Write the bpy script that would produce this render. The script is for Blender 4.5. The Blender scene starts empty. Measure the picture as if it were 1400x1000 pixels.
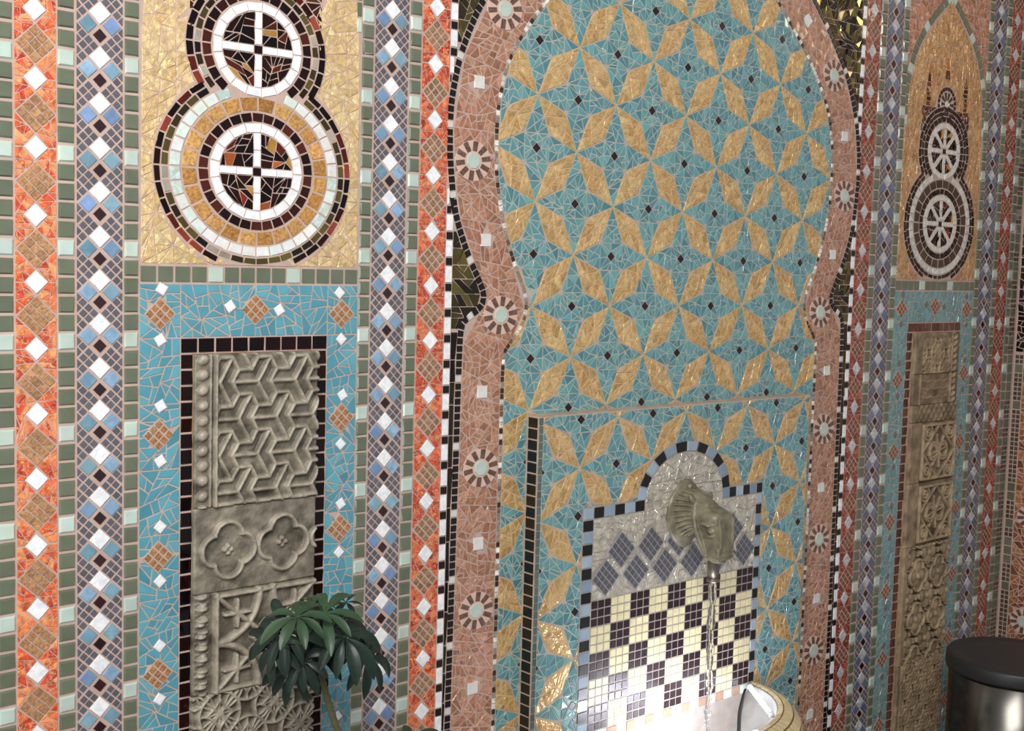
import bpy, math, random
import numpy as np
from mathutils import Vector, Matrix

RNG = random.Random(7)
NPR = np.random.default_rng(5)
H = 1.62                    # camera height above the floor; wall heights below are relative to it
M = 1.969                   # axis of the big keyhole arch
COL = bpy.context.scene.collection
PI = math.pi

# ------------------------------------------------------------------ camera
F_PX, YAW, PITCH, ROLL, DIST = 1690.58, 0.7115203, -0.0844663, 0.0282058, 1.747
def cam_axes():
    cy, sy, cp, sp, cr, sr = math.cos(YAW), math.sin(YAW), math.cos(PITCH), math.sin(PITCH), math.cos(ROLL), math.sin(ROLL)
    f = Vector((sy*cp, cy*cp, sp)); r = Vector((cy, -sy, 0)); u = r.cross(f)
    return cr*r + sr*u, -sr*r + cr*u, f
AX_R, AX_U, AX_F = cam_axes()
cam = bpy.data.cameras.new('camera'); cam_o = bpy.data.objects.new('camera', cam); COL.objects.link(cam_o)
cam.sensor_width = 36.0; cam.sensor_fit = 'HORIZONTAL'; cam.lens = 36.0*F_PX/1400.0
cam.clip_start = 0.02
mw = Matrix((AX_R, AX_U, -AX_F)).transposed().to_4x4(); mw.translation = Vector((0, -DIST, H))
cam_o.matrix_world = mw
bpy.context.scene.camera = cam_o
def W(px, py, Y):           # photo pixel -> (x, z) on the upright plane at depth Y
    d = AX_F + AX_R*((px-700)/F_PX) + AX_U*((500-py)/F_PX)
    t = (Y+DIST)/d.y
    return d.x*t, d.z*t

# ------------------------------------------------------------------ materials
def lin(c):
    c = c/255.0
    return c/12.92 if c <= 0.04045 else ((c+0.055)/1.055)**2.4
def C(r, g, b): return (lin(r), lin(g), lin(b))
def vary(c, a=0.08, hue=0.0):
    k = 1+RNG.uniform(-a, a)
    return tuple(max(0, v*k*(1+RNG.uniform(-hue, hue))) for v in c)

def new_mat(name):
    m = bpy.data.materials.new(name); m.use_nodes = True
    nt = m.node_tree; b = nt.nodes['Principled BSDF']
    return m, nt, b
def tile_mat(name, rough=.2, metal=0.0, var=(60, .15), bump=None, coat=0.0, spec=.5, marble=None):
    m, nt, b = new_mat(name); N = nt.nodes.new; L = nt.links.new
    at = N('ShaderNodeAttribute'); at.attribute_name = 'Col'
    tc = N('ShaderNodeTexCoord'); geo = N('ShaderNodeNewGeometry')
    n = N('ShaderNodeTexNoise'); n.inputs['Scale'].default_value = var[0]; n.inputs['Detail'].default_value = 4
    L(tc.outputs['Object'], n.inputs['Vector'])
    mr = N('ShaderNodeMapRange'); mr.inputs[1].default_value = .3; mr.inputs[2].default_value = .7
    mr.inputs[3].default_value = 1-var[1]; mr.inputs[4].default_value = 1+var[1]
    L(n.outputs[0], mr.inputs[0])
    mx = N('ShaderNodeVectorMath'); mx.operation = 'SCALE'
    L(at.outputs['Color'], mx.inputs[0]); L(mr.outputs[0], mx.inputs['Scale'])
    last = mx.outputs[0]
    if marble:
        n2 = N('ShaderNodeTexNoise'); n2.inputs['Scale'].default_value = marble[0]; n2.inputs['Detail'].default_value = 3
        n2.inputs['Distortion'].default_value = 1.5
        L(tc.outputs['Object'], n2.inputs['Vector'])
        r2 = N('ShaderNodeMapRange'); r2.inputs[1].default_value = marble[2] if len(marble) > 2 else .45; r2.inputs[2].default_value = .68
        L(n2.outputs[0], r2.inputs[0])
        mm = N('ShaderNodeMix'); mm.data_type = 'RGBA'
        L(r2.outputs[0], mm.inputs[0]); L(last, mm.inputs[6]); mm.inputs[7].default_value = (*marble[1], 1)
        last = mm.outputs[2]
    L(last, b.inputs['Base Color'])
    b.inputs['Roughness'].default_value = rough; b.inputs['Metallic'].default_value = metal
    b.inputs['Coat Weight'].default_value = coat; b.inputs['Coat Roughness'].default_value = .08
    b.inputs['Specular IOR Level'].default_value = spec
    if bump:
        n3 = N('ShaderNodeTexNoise'); n3.inputs['Scale'].default_value = bump[0]; n3.inputs['Detail'].default_value = 3
        L(tc.outputs['Object'], n3.inputs['Vector'])
        bp = N('ShaderNodeBump'); bp.inputs['Strength'].default_value = bump[1]; bp.inputs['Distance'].default_value = bump[2]
        L(n3.outputs[0], bp.inputs['Height']); L(bp.outputs[0], b.inputs['Normal'])
    return m
def plain_mat(name, c, rough=.5, metal=0, noise=None, bump=None, c2=None, coat=0, spec=.5):
    m, nt, b = new_mat(name); N = nt.nodes.new; L = nt.links.new
    b.inputs['Base Color'].default_value = (*c, 1); b.inputs['Roughness'].default_value = rough
    b.inputs['Metallic'].default_value = metal; b.inputs['Coat Weight'].default_value = coat
    b.inputs['Specular IOR Level'].default_value = spec
    tc = N('ShaderNodeTexCoord')
    if noise:
        n = N('ShaderNodeTexNoise'); n.inputs['Scale'].default_value = noise[0]; n.inputs['Detail'].default_value = 6
        L(tc.outputs['Object'], n.inputs['Vector'])
        r = N('ShaderNodeMapRange'); r.inputs[1].default_value = .35; r.inputs[2].default_value = .65
        L(n.outputs[0], r.inputs[0])
        mm = N('ShaderNodeMix'); mm.data_type = 'RGBA'; L(r.outputs[0], mm.inputs[0])
        mm.inputs[6].default_value = (*c, 1); mm.inputs[7].default_value = (*(c2 or tuple(v*noise[1] for v in c)), 1)
        L(mm.outputs[2], b.inputs['Base Color'])
    if bump:
        n3 = N('ShaderNodeTexNoise'); n3.inputs['Scale'].default_value = bump[0]; n3.inputs['Detail'].default_value = 4
        L(tc.outputs['Object'], n3.inputs['Vector'])
        bp = N('ShaderNodeBump'); bp.inputs['Strength'].default_value = bump[1]; bp.inputs['Distance'].default_value = bump[2]
        L(n3.outputs[0], bp.inputs['Height']); L(bp.outputs[0], b.inputs['Normal'])
    return m

GROUT = plain_mat('grout', C(198, 172, 160), .85, noise=(25, .84), bump=(400, .3, .0008))
GREY_GROUT = plain_mat('grey_green_grout', C(180, 184, 174), .85, noise=(30, .88))
TAN_GROUT = plain_mat('tan_grout', C(214, 178, 140), .85, noise=(30, .88))
GLASS = tile_mat('glass_tile', .16, 0, (30, .10), None, .6)
MATTE = tile_mat('ceramic_tile', .32, 0, (60, .10))
MARBLE = tile_mat('marbled_glass', .14, 0, (40, .16), (90, .12, .001), .5, marble=(55, C(120, 160, 178)))
WHITE = tile_mat('white_marble_tile', .12, 0, (90, .10), (120, .25, .001), .6, marble=(70, C(226, 232, 240), .46))
LEAF = tile_mat('hammered_gold_leaf_glass', .27, .30, (110, .22), (75, .9, .006), .5)
COPPER = tile_mat('hammered_copper_leaf_glass', .30, .22, (120, .24), (85, .9, .005), .45)
AMBER = tile_mat('mottled_amber_glass', .2, .05, (110, .45), (130, .35, .002), .5, marble=(130, C(244, 178, 110), .54))
AMBER_DIM = tile_mat('dimmed_amber_glass', .25, 0, (110, .35), (130, .35, .002), .4)  # orange glass of the right bands, weaker light put into its colour
MIRROR = tile_mat('dark_mirror_glass', .06, .75, (20, .25), (25, .1, .002), .3)
CRINKLE = tile_mat('crinkled_silver_glass', .16, .35, (90, .20), (70, 1.0, .006), .5)
GRANITE = tile_mat('speckled_stone_tile', .3, .1, (260, .40), (300, .3, .001))

# ------------------------------------------------------------------ 2D polygon tools (convex polygons as lists of (a, b))
def area(p):
    s = 0
    for i in range(len(p)):
        x, y = p[i-1]; X, Y = p[i]; s += x*Y-X*y
    return s/2
def ccw(p): return p if area(p) > 0 else p[::-1]
def centroid(p): return (sum(q[0] for q in p)/len(p), sum(q[1] for q in p)/len(p))
def clip_half(p, nx, ny, d):     # keep nx*x+ny*y <= d
    out = []
    n = len(p)
    for i in range(n):
        a = p[i-1]; b = p[i]
        da = nx*a[0]+ny*a[1]-d; db = nx*b[0]+ny*b[1]-d
        if da <= 0 < db or db <= 0 < da:
            t = da/(da-db); out.append((a[0]+(b[0]-a[0])*t, a[1]+(b[1]-a[1])*t))
        if db <= 0: out.append(b)
    return out
def clip_poly(p, conv, off=0.0):
    conv = ccw(conv)
    for i in range(len(conv)):
        a = conv[i-1]; b = conv[i]
        dx, dy = b[0]-a[0], b[1]-a[1]; l = math.hypot(dx, dy)
        if l < 1e-9: continue
        nx, ny = dy/l, -dx/l
        p = clip_half(p, nx, ny, nx*a[0]+ny*a[1]-off)
        if len(p) < 3: return []
    return p
def inset(p, d): return clip_poly(p, p, d)
def inside(pt, poly):
    x, y = pt; c = False
    for i in range(len(poly)):
        x1, y1 = poly[i-1]; x2, y2 = poly[i]
        if (y1 > y) != (y2 > y) and x < (x2-x1)*(y-y1)/(y2-y1)+x1: c = not c
    return c
def rect(x0, z0, x1, z1): return [(x0, z0), (x1, z0), (x1, z1), (x0, z1)]
def diamond(x, z, hx, hz=None):
    hz = hz or hx
    return [(x, z-hz), (x+hx, z), (x, z+hz), (x-hx, z)]
def lerp(a, b, t): return (a[0]+(b[0]-a[0])*t, a[1]+(b[1]-a[1])*t)
def shatter(p, target, out, depth=0):
    p = ccw(p); A = area(p)
    if A < 1e-7: return
    if A < target*RNG.uniform(.65, 1.5) or depth > 12: out.append(p); return
    n = len(p)
    best = None
    for _ in range(6):
        L = [math.dist(p[i], p[(i+1) % n]) for i in range(n)]
        i = max(range(n), key=lambda k: L[k]*RNG.uniform(.7, 1.3))
        t = RNG.uniform(.3, .7)
        a = lerp(p[i], p[(i+1) % n], t)
        if RNG.random() < .45 or n == 3 and RNG.random() < .6:
            j = (i+2+RNG.randrange(max(1, n-2))) % n
            if j == i or j == (i+1) % n: continue
            k = j
            q1 = [a]; m = (i+1) % n
            while True:
                q1.append(p[m])
                if m == k: break
                m = (m+1) % n
            q2 = [a]; m = k
            while True:
                q2.append(p[m])
                if m == i: break
                m = (m+1) % n
        else:
            j = (i+1+RNG.randrange(n-1)) % n
            if j == i: continue
            b = lerp(p[j], p[(j+1) % n], RNG.uniform(.25, .75))
            q1 = [a]; m = (i+1) % n
            while True:
                q1.append(p[m])
                if m == j: break
                m = (m+1) % n
            q1.append(b)
            q2 = [a, b]; m = (j+1) % n
            while True:
                q2.append(p[m])
                if m == i: break
                m = (m+1) % n
        if len(q1) < 3 or len(q2) < 3: continue
        r = min(abs(area(q1)), abs(area(q2)))/A
        def thin(q):
            per = sum(math.dist(q[u-1], q[u]) for u in range(len(q)))
            return abs(area(q))/(per*per)
        sc = r+4*min(thin(q1), thin(q2))
        if best is None or sc > best[0]: best = (sc, q1, q2)
    if best is None: out.append(p); return
    shatter(best[1], target, out, depth+1); shatter(best[2], target, out, depth+1)
def shards(p, target):
    o = []; shatter(p, target, o); return o

# ------------------------------------------------------------------ mesh builder
def F_back(a, b, h): return (a, -h, b+H)
PANEL_Y = .036
def F_panel(a, b, h): return (a, -PANEL_Y-h, b+H)
CORNER = 3.412
def F_right(a, b, h): return (CORNER-h, -a, b+H)
def F_local(a, b, h): return (a, -h, b)
HS, GS = .5, 1.3           # tiles stand only a little proud of well-filled grout
class MB:
    def __init__(s, frame=F_back): s.v = []; s.f = []; s.c = []; s.m = []; s.fr = frame
    def tile(s, p, col, mi=0, gap=.0009, h0=.0, h1=.0024, bev=.0007, tilt=.0):
        p = ccw(p); h0 *= HS; h1 *= HS; bev *= .8
        if gap: p = inset(p, gap*GS)
        if len(p) < 3: return
        A = area(p)
        if A < 3e-6: return
        per = sum(math.dist(p[i-1], p[i]) for i in range(len(p)))
        inr = 2*A/per
        if inr < .0011: return
        k = 1-min(.45, bev/inr)
        cx, cz = centroid(p); n = len(p); o = len(s.v)
        ta, tb = (RNG.gauss(0, tilt), RNG.gauss(0, tilt)) if tilt else (0, 0)
        for a, b in p: s.v.append(s.fr(a, b, h0))
        for a, b in p:
            a2 = cx+(a-cx)*k; b2 = cz+(b-cz)*k
            s.v.append(s.fr(a2, b2, max(h0+.0002, h1+ta*(a2-cx)+tb*(b2-cz))))
        s.f.append(list(range(o+n, o+2*n))); s.c.append(col); s.m.append(mi)
        for i in range(n):
            j = (i+1) % n
            s.f.append([o+i, o+j, o+n+j, o+n+i]); s.c.append(col); s.m.append(mi)
    def slab(s, p, h0, h1, col=(1, 1, 1), mi=0):
        s.tile(p, col, mi, 0, h0, h1, .0004)
    def add(s, verts, faces, col=(1, 1, 1), mi=0):
        o = len(s.v); s.v += [tuple(q) for q in verts]
        for f in faces: s.f.append([o+i for i in f]); s.c.append(col); s.m.append(mi)
    def tube(s, pts, r, seg=10, col=(1, 1, 1), mi=0, cap=True):
        pts = [Vector(q) for q in pts]; n = len(pts); rs = r if isinstance(r, (list, tuple)) else [r]*n
        o = len(s.v); ref = Vector((.13, .37, .92))
        for i, q in enumerate(pts):
            t = (pts[min(i+1, n-1)]-pts[max(i-1, 0)]).normalized()
            a = t.cross(ref)
            if a.length < .05: a = t.cross(Vector((1, 0, 0)))
            a.normalize(); b = t.cross(a)
            for k in range(seg):
                w = 2*PI*k/seg; s.v.append(tuple(q+a*(rs[i]*math.cos(w))+b*(rs[i]*math.sin(w))))
        for i in range(n-1):
            for k in range(seg):
                l = (k+1) % seg
                s.f.append([o+i*seg+k, o+i*seg+l, o+(i+1)*seg+l, o+(i+1)*seg+k]); s.c.append(col); s.m.append(mi)
        if cap:
            s.f.append([o+k for k in range(seg)][::-1]); s.c.append(col); s.m.append(mi)
            s.f.append([o+(n-1)*seg+k for k in range(seg)]); s.c.append(col); s.m.append(mi)
    def build(s, name, mats, parent=None, smooth=False, loc=None):
        me = bpy.data.meshes.new(name); me.from_pydata(s.v, [], s.f)
        mats = mats if isinstance(mats, (list, tuple)) else [mats]
        for q in mats: me.materials.append(q)
        if len(mats) > 1: me.polygons.foreach_set('material_index', np.array(s.m, dtype=np.int32))
        cnt = np.array([len(f) for f in s.f]); cols = np.repeat(np.array([(*c[:3], 1.0) for c in s.c], dtype=np.float32), cnt, axis=0)
        at = me.attributes.new('Col', 'FLOAT_COLOR', 'CORNER'); at.data.foreach_set('color', cols.ravel())
        if smooth: me.polygons.foreach_set('use_smooth', np.ones(len(s.f), dtype=bool))
        me.update()
        o = bpy.data.objects.new(name, me); COL.objects.link(o)
        if loc: o.location = loc
        if parent: o.parent = parent
        return o
def tag(o, label=None, cat=None, group=None, kind=None):
    if label: o['label'] = label
    if cat: o['category'] = cat
    if group: o['group'] = group
    if kind: o['kind'] = kind
    return o
def thing(name, label, cat, group=None, loc=(0, 0, 0)):
    o = bpy.data.objects.new(name, None); COL.objects.link(o); o.empty_display_size = .05; o.location = loc
    return tag(o, label, cat, group)
def box_mb(mb, x0, y0, z0, x1, y1, z1, col=(1, 1, 1), mi=0):
    v = [(x, y, z) for z in (z0, z1) for y in (y0, y1) for x in (x0, x1)]
    mb.add(v, [(0, 2, 3, 1), (4, 5, 7, 6), (0, 1, 5, 4), (2, 6, 7, 3), (0, 4, 6, 2), (1, 3, 7, 5)], col, mi)

ZT, ZB = .86, -1.34          # tiled height of the wall (relative to eye level)

# ------------------------------------------------------------------ palette
GREEN, PALE = C(103, 112, 92), C(190, 208, 197)
GRAYM, DARK = C(94, 96, 105), C(44, 20, 26)
BLUES_DIM = [C(108, 124, 150), C(96, 112, 142), C(112, 128, 140), C(120, 128, 150), C(86, 102, 128)]  # blues of the right bands, darkened for the weaker light there
BLUES = [C(142, 174, 206), C(126, 156, 200), C(130, 168, 186), C(112, 150, 170), C(118, 146, 190)]
WHT = C(250, 251, 252)
ORANGES = [C(232, 112, 66), C(224, 94, 52), C(238, 134, 84), C(206, 74, 48), C(240, 150, 96)]
REDO = [C(216, 92, 54), C(202, 76, 44), C(226, 112, 70), C(188, 62, 42)]
ORANGES_DIM = [C(158, 78, 58), C(142, 66, 52), C(172, 92, 70), C(126, 58, 48)]  # oranges as they look in shade on the right, painted in
BROWN9 = C(180, 136, 96)
BLACK = C(18, 15, 15)
TEALB = [C(86, 158, 176), C(94, 164, 180), C(80, 150, 168)]
TEALB_DIM = [C(104, 152, 156), C(96, 144, 150), C(112, 158, 158)]  # same teal with the dimmer light of the right side in its colour
TEAL = [C(98, 156, 162), C(90, 146, 155), C(106, 164, 166), C(82, 136, 146)]
GOLD = [C(218, 182, 120), C(208, 170, 108), C(226, 194, 134)]
GOLDL = [C(238, 208, 150), C(230, 198, 138), C(244, 216, 162)]
PINK = [C(192, 140, 112), C(182, 128, 100), C(200, 150, 122), C(172, 120, 92)]
MIRR = [C(34, 16, 16), C(44, 20, 18), C(28, 16, 18), C(60, 26, 20)]
SPARK = [C(236, 120, 60), C(250, 190, 90), C(200, 60, 50), C(120, 50, 36)]
OLIVE = [C(84, 74, 44), C(64, 56, 34), C(108, 96, 52), C(54, 46, 36), C(128, 116, 60)]

# ------------------------------------------------------------------ wall shell
mb = MB(); box_mb(mb, .15, 0, 0, CORNER+.12, .12, H+1.3)
tag(mb.build('wall_back', GROUT), 'rear wall of pinkish grout that carries all the mosaic work', 'wall', kind='structure')
mb = MB(); box_mb(mb, CORNER, -.62, 0, CORNER+.12, 0, H+1.3)
tag(mb.build('wall_right', GROUT), 'side wall turning forward at the corner behind the bin', 'wall', kind='structure')
FLOOR = plain_mat('floor_tile', C(120, 108, 96), .45, noise=(6, .8))
mb = MB(); box_mb(mb, -2.2, -4.2, -.06, CORNER+.12, .12, 0)
tag(mb.build('floor', FLOOR), 'plain brown floor below the mosaic wall', 'floor', kind='structure')

trim_n = [0]
def trim(mb, mats, label):
    trim_n[0] += 1
    return tag(mb.build('trim_%d' % trim_n[0], mats), label, 'mosaic border', kind='structure')

# ------------------------------------------------------------------ straight border columns
def green_col(mb, x0, x1, phase=0.0, z0=ZB, z1=ZT):
    p = .02655
    k0 = int(math.floor((z0-phase)/p)); k1 = int(math.ceil((z1-phase)/p))
    for k in range(k0, k1+1):
        z = phase+k*p
        pale = k % 5 == 0
        j = lambda: RNG.uniform(-.0005, .0005)
        mb.tile([(x0+j(), z-p/2+j()), (x1+j(), z-p/2+j()), (x1+j(), z+p/2+j()), (x0+j(), z+p/2+j())],
                vary(PALE if pale else GREEN, .07, .02), 0, .0014, 0, .0056, .0030, .014)
def diamond_col(mb, x0, x1, phase, p=.0633, z0=ZB, z1=ZT, dim=1.0):
    xc = (x0+x1)/2; band = rect(x0+.0006, z0, x1-.0006, z1); h = p/4
    def t(poly, col, mi, gap, h1=.003):
        q = clip_poly(ccw(poly), band)
        if len(q) >= 3: mb.tile(q, col, mi, gap, 0, h1, .0006, .012)
    def minis(cx, cz):
        s = h/2*.98
        for du, dv in ((0, s), (0, -s), (s, 0), (-s, 0)):
            t(diamond(cx+du, cz+dv, s), vary(GRAYM, .14, .03), 0, .0008, .0026)
    k0 = int(math.floor((z0-phase)/p)); k1 = int(math.ceil((z1-phase)/p))
    hx = h*1.04
    for k in range(k0, k1+1):
        z = phase+k*p+RNG.uniform(-.0008, .0008)
        t(diamond(xc, z, .0172), vary(tuple(v*dim for v in WHT), .04), 1, .0008, .0042)
        for s in (-1, 1):
            t(diamond(xc+s*hx*1.06, z-h*1.06, .0152), vary(RNG.choice(BLUES if dim == 1 else BLUES_DIM), .12, .05), 2 if dim == 1 else 0, .0009, .0036)
        t(diamond(xc, z-2*h, .0118), vary(DARK, .3), 0, .0009, .0034)
        for s in (-1, 1):
            minis(xc+s*hx, z+h); minis(xc+s*2*hx, z); minis(xc+s*2*hx, z-2*h)
def amber_col(mb, x0, x1, phase, p, z0=ZB, z1=ZT, pal=None, wh=1.0, mg=.0006, mc=BROWN9):
    xc = (x0+x1)/2; hw = (x1-x0)/2-.0006
    k0 = int(math.floor((z0-phase)/p)); k1 = int(math.ceil((z1-phase)/p))
    hb = min(.0275, hw-.001); wd = .0172
    for k in range(k0, k1+1):
        z = phase+k*p+RNG.uniform(-.001, .001)
        mb.tile(diamond(xc+RNG.uniform(-.001, .001), z, wd), vary(tuple(v*wh for v in WHT), .04), 1, .0006, 0, .0042, .0008, .01)
        zb = z-p/2
        s = hb/3
        for i in range(3):
            for j in range(3):
                mb.tile(diamond(xc+(i-j)*s, zb+(i+j-2)*s, s), vary(mc, .15, .04), 2, mg, 0, .0034, .0005, .03)
        for sgn in (-1, 1):
            # area between the white diamond, the chequered lozenge and the edge
            up = [(xc+sgn*.001, zb+hb), (xc+sgn*hb, zb), (xc+sgn*hw, zb), (xc+sgn*hw, z), (xc+sgn*wd, z), (xc+sgn*.001, z-wd)]
            tri1 = [(xc+sgn*.001, zb+hb), (xc+sgn*hw, zb+.001), (xc+sgn*hw, z-.0005), (xc+sgn*wd, z)]
            zt = z-p
            tri2 = [(xc+sgn*.001, zb-hb), (xc+sgn*hw, zb-.001), (xc+sgn*hw, zt+.0005), (xc+sgn*wd, zt)]
            for tr in (tri1, tri2):
                for q in shards(tr, 1.5e-4):
                    mb.tile(q, vary(RNG.choice(pal or ORANGES), .15, .06), 0, .0005, 0, .0026, .0005, .04)
def bw_col(mb, side, z0=ZB, z1=ZT):
    p = .0458; z = z0
    while z < z1:
        for (l, c, mi) in ((.0150, BLACK, 0), (.0308, WHT, 1)):
            zc = z+l/2; ui = max(.6105, arch_out(zc)+.0082); uo = .6255
            if uo-ui > .0035:
                mb.tile([(M+side*ui, z), (M+side*uo, z), (M+side*uo, z+l), (M+side*ui, z+l)], vary(c, .04), mi, .0008, 0, .0036, .0006, .015)
            z += l

# arch curves in (u, z): u = distance from the arch axis
OUT = [(0, .85), (.1, .81), (.22, .75), (.33, .68), (.415, .611), (.482, .547), (.534, .487), (.556, .458), (.578, .418), (.602, .36), (.614, .313), (.6215, .265), (.622, .2), (.616, .14),
       (.605, .08), (.577, .013), (.541, -.05), (.536, -.07), (.545, -.087), (.569, -.103), (.586, -.122), (.590, -.2), (.592, -.4), (.597, -.9), (.600, -1.34)]
INN = [(0, .735), (.12, .69), (.2, .645), (.279, .591), (.344, .536), (.416, .468), (.483, .378), (.508, .305), (.515, .25), (.515, .2), (.511, .143), (.492, .064), (.465, -.004),
       (.4385, -.055), (.4325, -.09), (.446, -.125), (.478, -.163), (.4855, -.19), (.486, -.33), (.486, -.6), (.486, -1.34)]
def catmull(P, n=8):
    o = []
    for i in range(len(P)-1):
        a = P[max(i-1, 0)]; b = P[i]; c = P[i+1]; d = P[min(i+2, len(P)-1)]
        for k in range(n):
            t = k/n
            o.append(tuple(.5*((2*b[q])+(-a[q]+c[q])*t+(2*a[q]-5*b[q]+4*c[q]-d[q])*t*t+(-a[q]+3*b[q]-3*c[q]+d[q])*t**3) for q in (0, 1)))
    o.append(P[-1]); return o
OUTS, INNS = catmull(OUT), catmull(INN)
def arch_out(z):
    for i in range(len(OUTS)-1):
        a, b = OUTS[i], OUTS[i+1]
        if b[1] <= z <= a[1] and a[1] > b[1]: return a[0]+(b[0]-a[0])*(a[1]-z)/(a[1]-b[1])
    return 0.0 if z > 0 else .6
def resample(P, step):
    o = [P[0]]; acc = 0
    for i in range(1, len(P)):
        a, b = P[i-1], P[i]; l = math.dist(a, b); 
        while l > 1e-9 and acc+l >= step:
            t = (step-acc)/l; a = lerp(a, b, t); o.append(a); l = math.dist(a, b); acc = 0
        acc += l
    return o
def offset_curve(P, d):       # to the outside (larger u / up)
    o = []
    for i in range(len(P)):
        a = P[max(i-1, 0)]; b = P[min(i+1, len(P)-1)]
        tx, tz = b[0]-a[0], b[1]-a[1]; l = math.hypot(tx, tz)
        o.append((P[i][0]-tz/l*d, P[i][1]+tx/l*d))
    return o
def strip_quads(P, step, width, s):
    R_ = resample(P, step); A = offset_curve(R_, width/2); B = offset_curve(R_, -width/2)
    for i in range(len(R_)-1):
        yield [(M+s*A[i][0], A[i][1]), (M+s*A[i+1][0], A[i+1][1]), (M+s*B[i+1][0], B[i+1][1]), (M+s*B[i][0], B[i][1])]

PN = (.9668, 2*M-.9668-.0)        # niche axes
sets = [  # mirror flag, description of the side
    (-1, 'left of the teal arch'), (1, 'right of the teal arch')]
for s, where in sets:
    X = (lambda u: M+s*u)
    def span(u0, u1): a, b = X(u0), X(u1); return min(a, b), max(a, b)
    near = 'beside the black and white strip'
    defs = [
        ('green', .6865, .7135, 0, 'inner green square tile column with pale green accents, %s' % where),
        ('dia', .7145, .7845, None, 'inner blue and white diamond band between green columns, %s' % where),
        ('green', .7845, .8105, 0, 'green square tile column hugging the gold panel, on the arch side, %s' % where),
        ('green', 1.1940, 1.2190, 0, 'green square tile column on the far side of the gold panel, %s' % where),
        ('dia', 1.2190, 1.2890, None, 'outer blue and white diamond band between green columns, %s' % where),
        ('green', 1.2890, 1.3160, 0, 'outer green square tile column next to the outer orange band, %s' % where),
        ('amb', 1.3160, 1.3745, None, 'outer orange band of white diamonds and brown lozenges, %s' % where),
        ('green', 1.3745, 1.4015, 0, 'outermost green square tile column, %s' % where),
        ('amb', .6265, .6865, None, 'inner orange band of white diamonds and brown lozenges, %s' % where),
    ]
    if s < 0: defs.append(('dia', 1.4015, 1.4715, None, 'diamond band beyond the outermost green column at the cut edge'))
    for kind, u0, u1, ph, lab in defs:
        mb = MB(); a, b = span(u0, u1)
        if kind == 'green': green_col(mb, a, b, 0.0); trim(mb, [GLASS], lab)
        elif kind == 'dia': diamond_col(mb, a, b, -.045 if u0 > 1 else -.029, .0633, dim=1 if s < 0 else .5); trim(mb, [GLASS, WHITE, MARBLE], lab)  # right-hand whites and blues carry the light falloff in their colour
        else:
            amber_col(mb, a, b, -.048, .0935 if u0 > 1 else .0962, pal=None if s < 0 and u0 > 1 else (REDO if s < 0 else ORANGES_DIM), wh=1 if s < 0 else .62, mg=.0006 if s < 0 and u0 > 1 else .0013, mc=BROWN9 if s < 0 and u0 > 1 else (C(158, 122, 88) if s < 0 else C(136, 86, 62))); trim(mb, [AMBER if s < 0 else AMBER_DIM, WHITE if s < 0 else GRANITE, GRANITE], lab)  # right bands get shaded orange and dimmed whites as painted falloff
    mb = MB(); bw_col(mb, s); trim(mb, [MATTE, WHITE], 'thin black and white tile strip edging the orange band, %s' % where)
# corner column of small tiles, both sides of the inside corner
def corner_col(mb, a0, a1):
    z = ZB
    while z < ZT:
        hgt = .0265
        if RNG.random() < .5:
            mb.tile(rect(a0, z, a1, z+hgt), vary(C(110, 112, 94), .15), 0, .0011, 0, .0034, .0007, .01)
        else:
            m = (a0+a1)/2
            for i in range(2):
                for j in range(2):
                    mb.tile(rect(a0 if i == 0 else m, z+j*hgt/2, m if i == 0 else a1, z+(j+1)*hgt/2),
                            vary(C(92, 80, 66), .35), 0, .0011, 0, .003, .0005, .01)
        z += hgt
mb = MB(); corner_col(mb, 3.3715, 3.402); trim(mb, [GLASS], 'narrow column of small dark and green tiles running into the room corner')

# ------------------------------------------------------------------ keyhole arch
arch = thing('keyhole_arch', 'tall keyhole arch mosaic of teal and gold star lattice inside a pink rosette border', 'arch mosaic', loc=(M, 0, H))
arch_inv = (-M, 0, -H)
def child(mb, name, mats, parent=None, smooth=False):
    o = mb.build(name, mats, parent, smooth)
    if parent:  # geometry is written in world coordinates
        off = Vector((0, 0, 0)); p = parent
        while p: off += p.location; p = p.parent
        o.location = -off
    return o
KEY_TOP = [(M+s_*u, z) for s_, P in ((1, [q for q in INNS if q[1] >= -.0915]), (-1, [q for q in INNS if q[1] >= -.0915][::-1])) for u, z in P]
KEY_MID = [(M-.4325, -.09), (M+.4325, -.09), (M+.4855, -.18), (M-.4855, -.18)]
KEY_LOW = [(M-.486, -.166), (M+.486, -.166), (M+.486, ZB), (M-.486, ZB)]
KEY_OUTLINE = [(M+u, z) for u, z in INNS]+[(M-u, z) for u, z in INNS[::-1]]
EDGE = .0052
def key_clip(q):
    if all(inside(v, KEY_OUTLINE) for v in q):
        # whole shard inside: only trim near the edge
        pass
    c = centroid(q)
    if c[1] > -.055: r = clip_poly(ccw(q), KEY_TOP_IN)
    elif c[1] > -.17: r = clip_poly(ccw(q), KEY_MID_X, EDGE)
    else: r = clip_poly(ccw(q), KEY_LOW_X, EDGE)
    return r if len(r) >= 3 else None
top_in = [q for q in offset_curve(INNS, -EDGE) if q[1] >= -.022 and q[0] >= 0]
KEY_TOP_IN = ccw([(M+u, z) for u, z in top_in]+[(M+.22, -.48), (M-.22, -.48)]+[(M-u, z) for u, z in top_in[::-1]])
KEY_MID_X = [(M-.372, .02), (M+.372, .02), (M+.566, -.30), (M-.566, -.30)]
KEY_LOW_X = [(M-.486, .2), (M+.486, .2), (M+.486, ZB), (M-.486, ZB)]

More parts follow.
